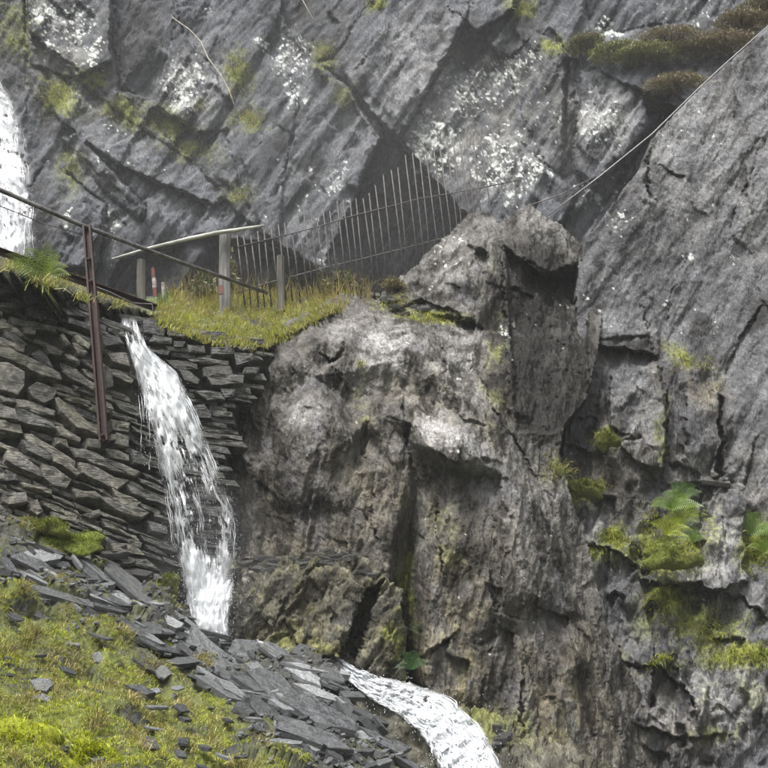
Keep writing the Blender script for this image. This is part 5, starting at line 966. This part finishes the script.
moss_mound(48, 528, 50, 18, wA, .06, (.15, .18, .022), 'olive moss shelf against the lowest wall stones', .08)
moss_mound(168, 588, 22, 26, lambda x, y: 8.75 + 0 * x, .10, (.12, .14, .02), 'yellow-green moss hump beside the waterfall foot', .0)
moss_mound(16, 752, 110, 60, slope_d, .10, (.34, .38, .012), 'brightest yellow-green moss at the bottom of the slope', -.03)
moss_mound(90, 758, 56, 34, slope_d, .07, (.32, .36, .014), 'small bright moss cushion beside the dark flat slate', -.02)
moss_mound(605, 443, 24, 18, base_right, .12, (.13, .145, .022), 'round olive moss cushion bulging from the cliff blocks', .28)
moss_mound(583, 490, 44, 18, base_right, .10, (.13, .145, .02), 'long olive moss cushion on a sloping cliff step', .18)
moss_mound(668, 560, 56, 26, base_right, .12, (.15, .18, .02), 'bright green moss shelf below the ferns', .45)

def fern(px, py, pos, size, nf, label, tint, yaw0=0):
    root = empty('fern', tuple(pos)); tag(root, label, 'fern', 'ferns on the ledges')
    for i in range(nf):
        a = yaw0 + ((i + .5) / nf - .5) * 2.9 + random.uniform(-.15, .15); out = Vector((math.sin(a), -random.uniform(.25, .75), 0)); Lf = size * 1.35 * random.uniform(.7, 1.15); V = []; F = []; rise = .35 + .95 * max(0, math.cos(a)) + random.uniform(-.1, .1)
        ns = 18; pts = [out * (Lf * .7 * (t := j / ns)) + Vector((0, 0, 1)) * (Lf * (rise * t - (.35 + .35 * rise) * t * t)) for j in range(ns + 1)]; side = (pts[8] - pts[0]).cross(Vector((random.uniform(-.25, .25), -.85, .5))).normalized()
        for j in range(ns):
            p, q = pts[j], pts[j + 1]; w0 = Lf * .006; b = len(V); V += [p - side * w0, p + side * w0, q + side * w0, q - side * w0]; F.append((b, b + 1, b + 2, b + 3))
            t = j / ns; wl = Lf * .17 * math.sin(math.pi * min(1, .18 + t * .86)) ** .9
            for sg in (-1, 1):
                b = len(V); d = (q - p); V += [p + d * .1, p + side * sg * wl * .5 + d * .62, p + side * sg * wl + d * .9 + Vector((0, 0, -wl * .18)), p + side * sg * wl * .5 + d * .12]; F.append((b, b + 3, b + 2, b + 1))
        me = bpy.data.meshes.new('frond'); me.from_pydata([tuple(v) for v in V], [], F); me.update(); c = np.array(tint) * random.uniform(.75, 1.2); cattr(me, 'tint', np.repeat(c[None], len(V), 0)); link('frond', me, M['blade'], root)
FG = (.24, .31, .03); FL = (.32, .37, .03)
fern(40, 288, ledge.at(44, 282) + np.array([0, -.05, .0]), .34, 13, 'bright yellow-green fern arching on top of the slanting wall', (.19, .26, .04))
fern(676, 522, right.at(676, 524) + np.array([0, -.12, 0]), .30, 11, 'fresh green fern spreading on the ledge under the perched slate', FG)
fern(664, 540, right.at(664, 540) + np.array([0, -.16, 0]), .24, 9, 'bright lime fern low on the mossy ledge', FL, .4)
fern(676, 497, right.at(676, 500) + np.array([0, -.12, 0]), .24, 9, 'fern with the dullest green fronds, rooted at the foot of the cracked pillar', (.12, .22, .05))
fern(748, 528, right.at(748, 532) + np.array([0, -.16, 0]), .30, 9, 'slender green fern beside the pale boulder of the cliff', (.15, .24, .04), .5)
fern(690, 545, right.at(688, 546) + np.array([0, -.2, 0]), .18, 8, 'small dark green fern rooted against the pale boulder', (.12, .21, .03))
fern(655, 552, right.at(655, 556) + np.array([0, -.16, 0]), .22, 9, 'yellowish fern drooping from the outer end of the mossy ledge', (.26, .30, .04), -.3)
fern(668, 508, right.at(668, 512) + np.array([0, -.14, 0]), .26, 10, 'upright fern tucked in the crack between the two tall pillars', (.18, .28, .04))
fern(760, 545, right.at(760, 548) + np.array([0, -.16, 0]), .24, 9, 'broad green fern on the moss bank past the pale boulder', (.2, .28, .035))
fern(413, 665, low.at(400, 668) + np.array([.1, -.1, 0]), .18, 8, 'small fern in the damp crack between the two outcrops', (.05, .12, .03))
fern(419, 632, outc.at(420, 632) + np.array([0, -.08, 0]), .14, 7, 'tiny fern on the bare face above the damp crack', (.06, .11, .03))
fern(160, 306, ledge.at(164, 308) + np.array([0, -.05, .02]), .22, 10, 'leafy green plant by the red and white stake', (.13, .2, .04))

def shrub(name, pos, rx, ry, rz, n, tints, wts, label, stems=9, group='heather on the cliff ledge', leaf=.03):
    root = empty(name, tuple(pos)); tag(root, label, 'shrub', group); m = MB()
    for i in range(stems):
        a = random.uniform(0, 6.28); e = Vector((math.cos(a) * rx * .8, math.sin(a) * ry * .8, rz * random.uniform(.5, .95))); m.tube([Vector((0, 0, -.1)), e * .5 + Vector((0, 0, .05)), e], [.010, .007, .003], 5)
    m.build('stems', M['stem'], root)
    d = RNG.normal(size=(n, 3)); d /= np.linalg.norm(d, axis=1, keepdims=True); d[:, 2] = np.abs(d[:, 2]) * .9 + .05 * d[:, 2]; r = RNG.random(n) ** .35
    k = 1 + .45 * pnoise(d * 2.6 + pos[0]) + .25 * pnoise(d * 6 + pos[0]); c = d * (r * k)[:, None] * np.array([rx, ry, rz]); c = c[(pnoise(c * 9) > -.28)]; n = len(c)
    u = RNG.normal(size=(n, 3)) + np.array([0, 0, 1.2]); u /= np.linalg.norm(u, axis=1, keepdims=True); l = np.cross(u, RNG.normal(size=(n, 3))); l /= np.linalg.norm(l, axis=1, keepdims=True); s = leaf * RNG.uniform(.6, 1.4, n)[:, None]
    V = np.stack([c - l * s * .22, c + l * s * .22, c + u * s * 1.3], 1).reshape(-1, 3); me = mesh_np('foliage', V, np.arange(n * 3).reshape(n, 3)); cl = pnoise(c * 5 + 3.3)
    col = palette(n, wts, tints) * RNG.uniform(.7, 1.25, n)[:, None] ; cattr(me, 'tint', np.repeat(col, 3, 0)); link('foliage', me, M['blade'], root)
HB, HO, HG = np.array((.135, .085, .06)), np.array((.14, .14, .045)), np.array((.15, .18, .035))
for px, py, rx, rz, tn, wt_, lab in ((612, 52, .26, .24, (HG, HO, HB), (3, 3, .7), 'yellow-green low shrub at the near end of the heather ledge'), (640, 56, .30, .28, (HG, HO, HB), (2, 3, 1.2), 'olive mossy shrub hanging over the lichen-covered block'), (665, 40, .34, .30, (HB, HO, HG), (4, 2, .5), 'reddish brown heather on top of the cliff ledge'),
        (690, 52, .36, .34, (HB, HO, HG), (3, 3, 1), 'mixed brown and olive heather mound in the middle of the ledge'), (718, 44, .34, .34, (HB, HO), (3, 2), 'dark brown heather where the cable meets the slab'), (735, 22, .30, .28, (HB, HO), (3, 2), 'small brown heather clump at the top end of the cable'), (672, 84, .30, .30, (HO, HB), (2, 2), 'dark olive shrub drooping below the ledge beside the cable'), (655, 100, .22, .2, (HO, HB), (2, 2), 'small dark shrub lowest under the heather ledge'), (582, 44, .2, .16, (HB, HO, HG), (2, 2, 2), 'thin brown heather clump left of a white-lichened crack'), (762, 6, .3, .3, (HB, HO), (2, 2), 'brown heather clump beside a rounded rock on the cliff top')):
    q = back.at(px, py + 8); shrub('heather', q + np.array([0, -.28, -.10]), rx * 1.5, .36, rz * .55, 5200, tn, wt_, lab)
q = ledge.at(228, 302); shrub('bramble', q + np.array([.02, -.12, .0]), .12, .1, .62, 260, (np.array((.12, .15, .04)), np.array((.16, .15, .05))), (1, 1), 'thin leafy shrub climbing beside the thick grey post', 7, 'small shrubs on the bank', .05)
q = ledge.at(205, 300); shrub('bramble', q + np.array([0, -.1, 0]), .2, .15, .38, 420, (np.array((.08, .10, .03)), np.array((.12, .10, .04))), (1, 1), 'low dark scrubby bush left of the thick grey post', 8, 'small shrubs on the bank', .05)
q = ledge.at(345, 296); shrub('bramble', q + np.array([0, -.1, 0]), .3, .16, .30, 700, (np.array((.09, .10, .03)), np.array((.12, .10, .05))), (1, 1), 'low olive scrub at the far foot of the bar fence', 8, 'small shrubs on the bank', .045)
q = outc.at(393, 290); shrub('heather', q + np.array([0, -.05, .0]), .16, .12, .14, 900, (HO, HB), (2, 1), 'little dark heather clump on the outcrop below the fence', 5)

# ------------------------------------------------------------------ spray thrown up by the falls
ns_ = 420; th = RNG.uniform(-1.2, 1.2, ns_); rr_ = RNG.random(ns_) ** .7 * .55; hh = RNG.random(ns_) * .45 * (1 - rr_ / .7); c_ = P(206, 606, 8.72)
o = drops_mesh('splash_drops', np.stack([np.sin(th) * rr_, -.1 - .15 * RNG.random(ns_), hh], -1), RNG.uniform(.001, .003, ns_)); o.location = c_; tag(o, 'scattered white drops splashing at the foot of the main waterfall', 'splash', kind='stuff')
def spray(pos, rad, dens, label):
    u_, v_ = np.meshgrid(np.linspace(0, 2 * np.pi, 32, endpoint=False), np.linspace(0, np.pi, 17)); ids = np.arange(17 * 32).reshape(17, 32)
    d_ = np.stack([np.cos(u_) * np.sin(v_), np.sin(u_) * np.sin(v_), np.cos(v_)], -1).reshape(-1, 3); d_ = d_ * (1 + .18 * pnoise(d_ * 1.7 + pos[0]))[:, None]
    me = mesh_np('spray', d_ * np.array(rad), np.stack([ids[:-1], ids[1:], np.roll(ids, -1, 1)[1:], np.roll(ids, -1, 1)[:-1]], -1).reshape(-1, 4))
    n = N('spray_mist'); pv = n.nd('VolumePrincipled'); pv.inputs['Color'].default_value = (.94, .96, .98, 1); pv.inputs['Density'].default_value = dens; n.t.links.new(pv.outputs[0], n.out.inputs['Volume'])
    o = link('spray', me, n.m); o.location = pos; tag(o, label, 'spray', kind='stuff')
spray((-2.2, 12.9, 7.6), (5.2, 1.5, 3.0), .010, 'soft grey spray drifting from the upper waterfall across the cliff')
spray((1.6, 13.2, 8.3), (4.2, 1.3, 2.6), .008, 'thin rain mist hanging before the lichen-spotted slabs')
spray(tuple(P(212, 560, 8.75)), (.6, .35, .75), .05, 'fine spray around the foot of the main waterfall')
# ------------------------------------------------------------------ rain-filled air
hz = MB(); X0, X1, Y0, Y1, Z0, Z1 = -64, 64, -64, 64, -1.6, 42.0
hz.add([(x, y, z) for x in (X0, X1) for y in (Y0, Y1) for z in (Z0, Z1)], [(0, 1, 3, 2), (4, 6, 7, 5), (0, 4, 5, 1), (2, 3, 7, 6), (0, 2, 6, 4), (1, 5, 7, 3)])
n = N('rain_haze'); pv = n.nd('VolumePrincipled'); pv.inputs['Color'].default_value = (.93, .95, .97, 1); pv.inputs['Density'].default_value = 0.0015; n.t.links.new(pv.outputs[0], n.out.inputs['Volume'])
tag(hz.build('haze', n.m), 'thin grey rain haze filling the air of the quarry', 'haze', kind='stuff')
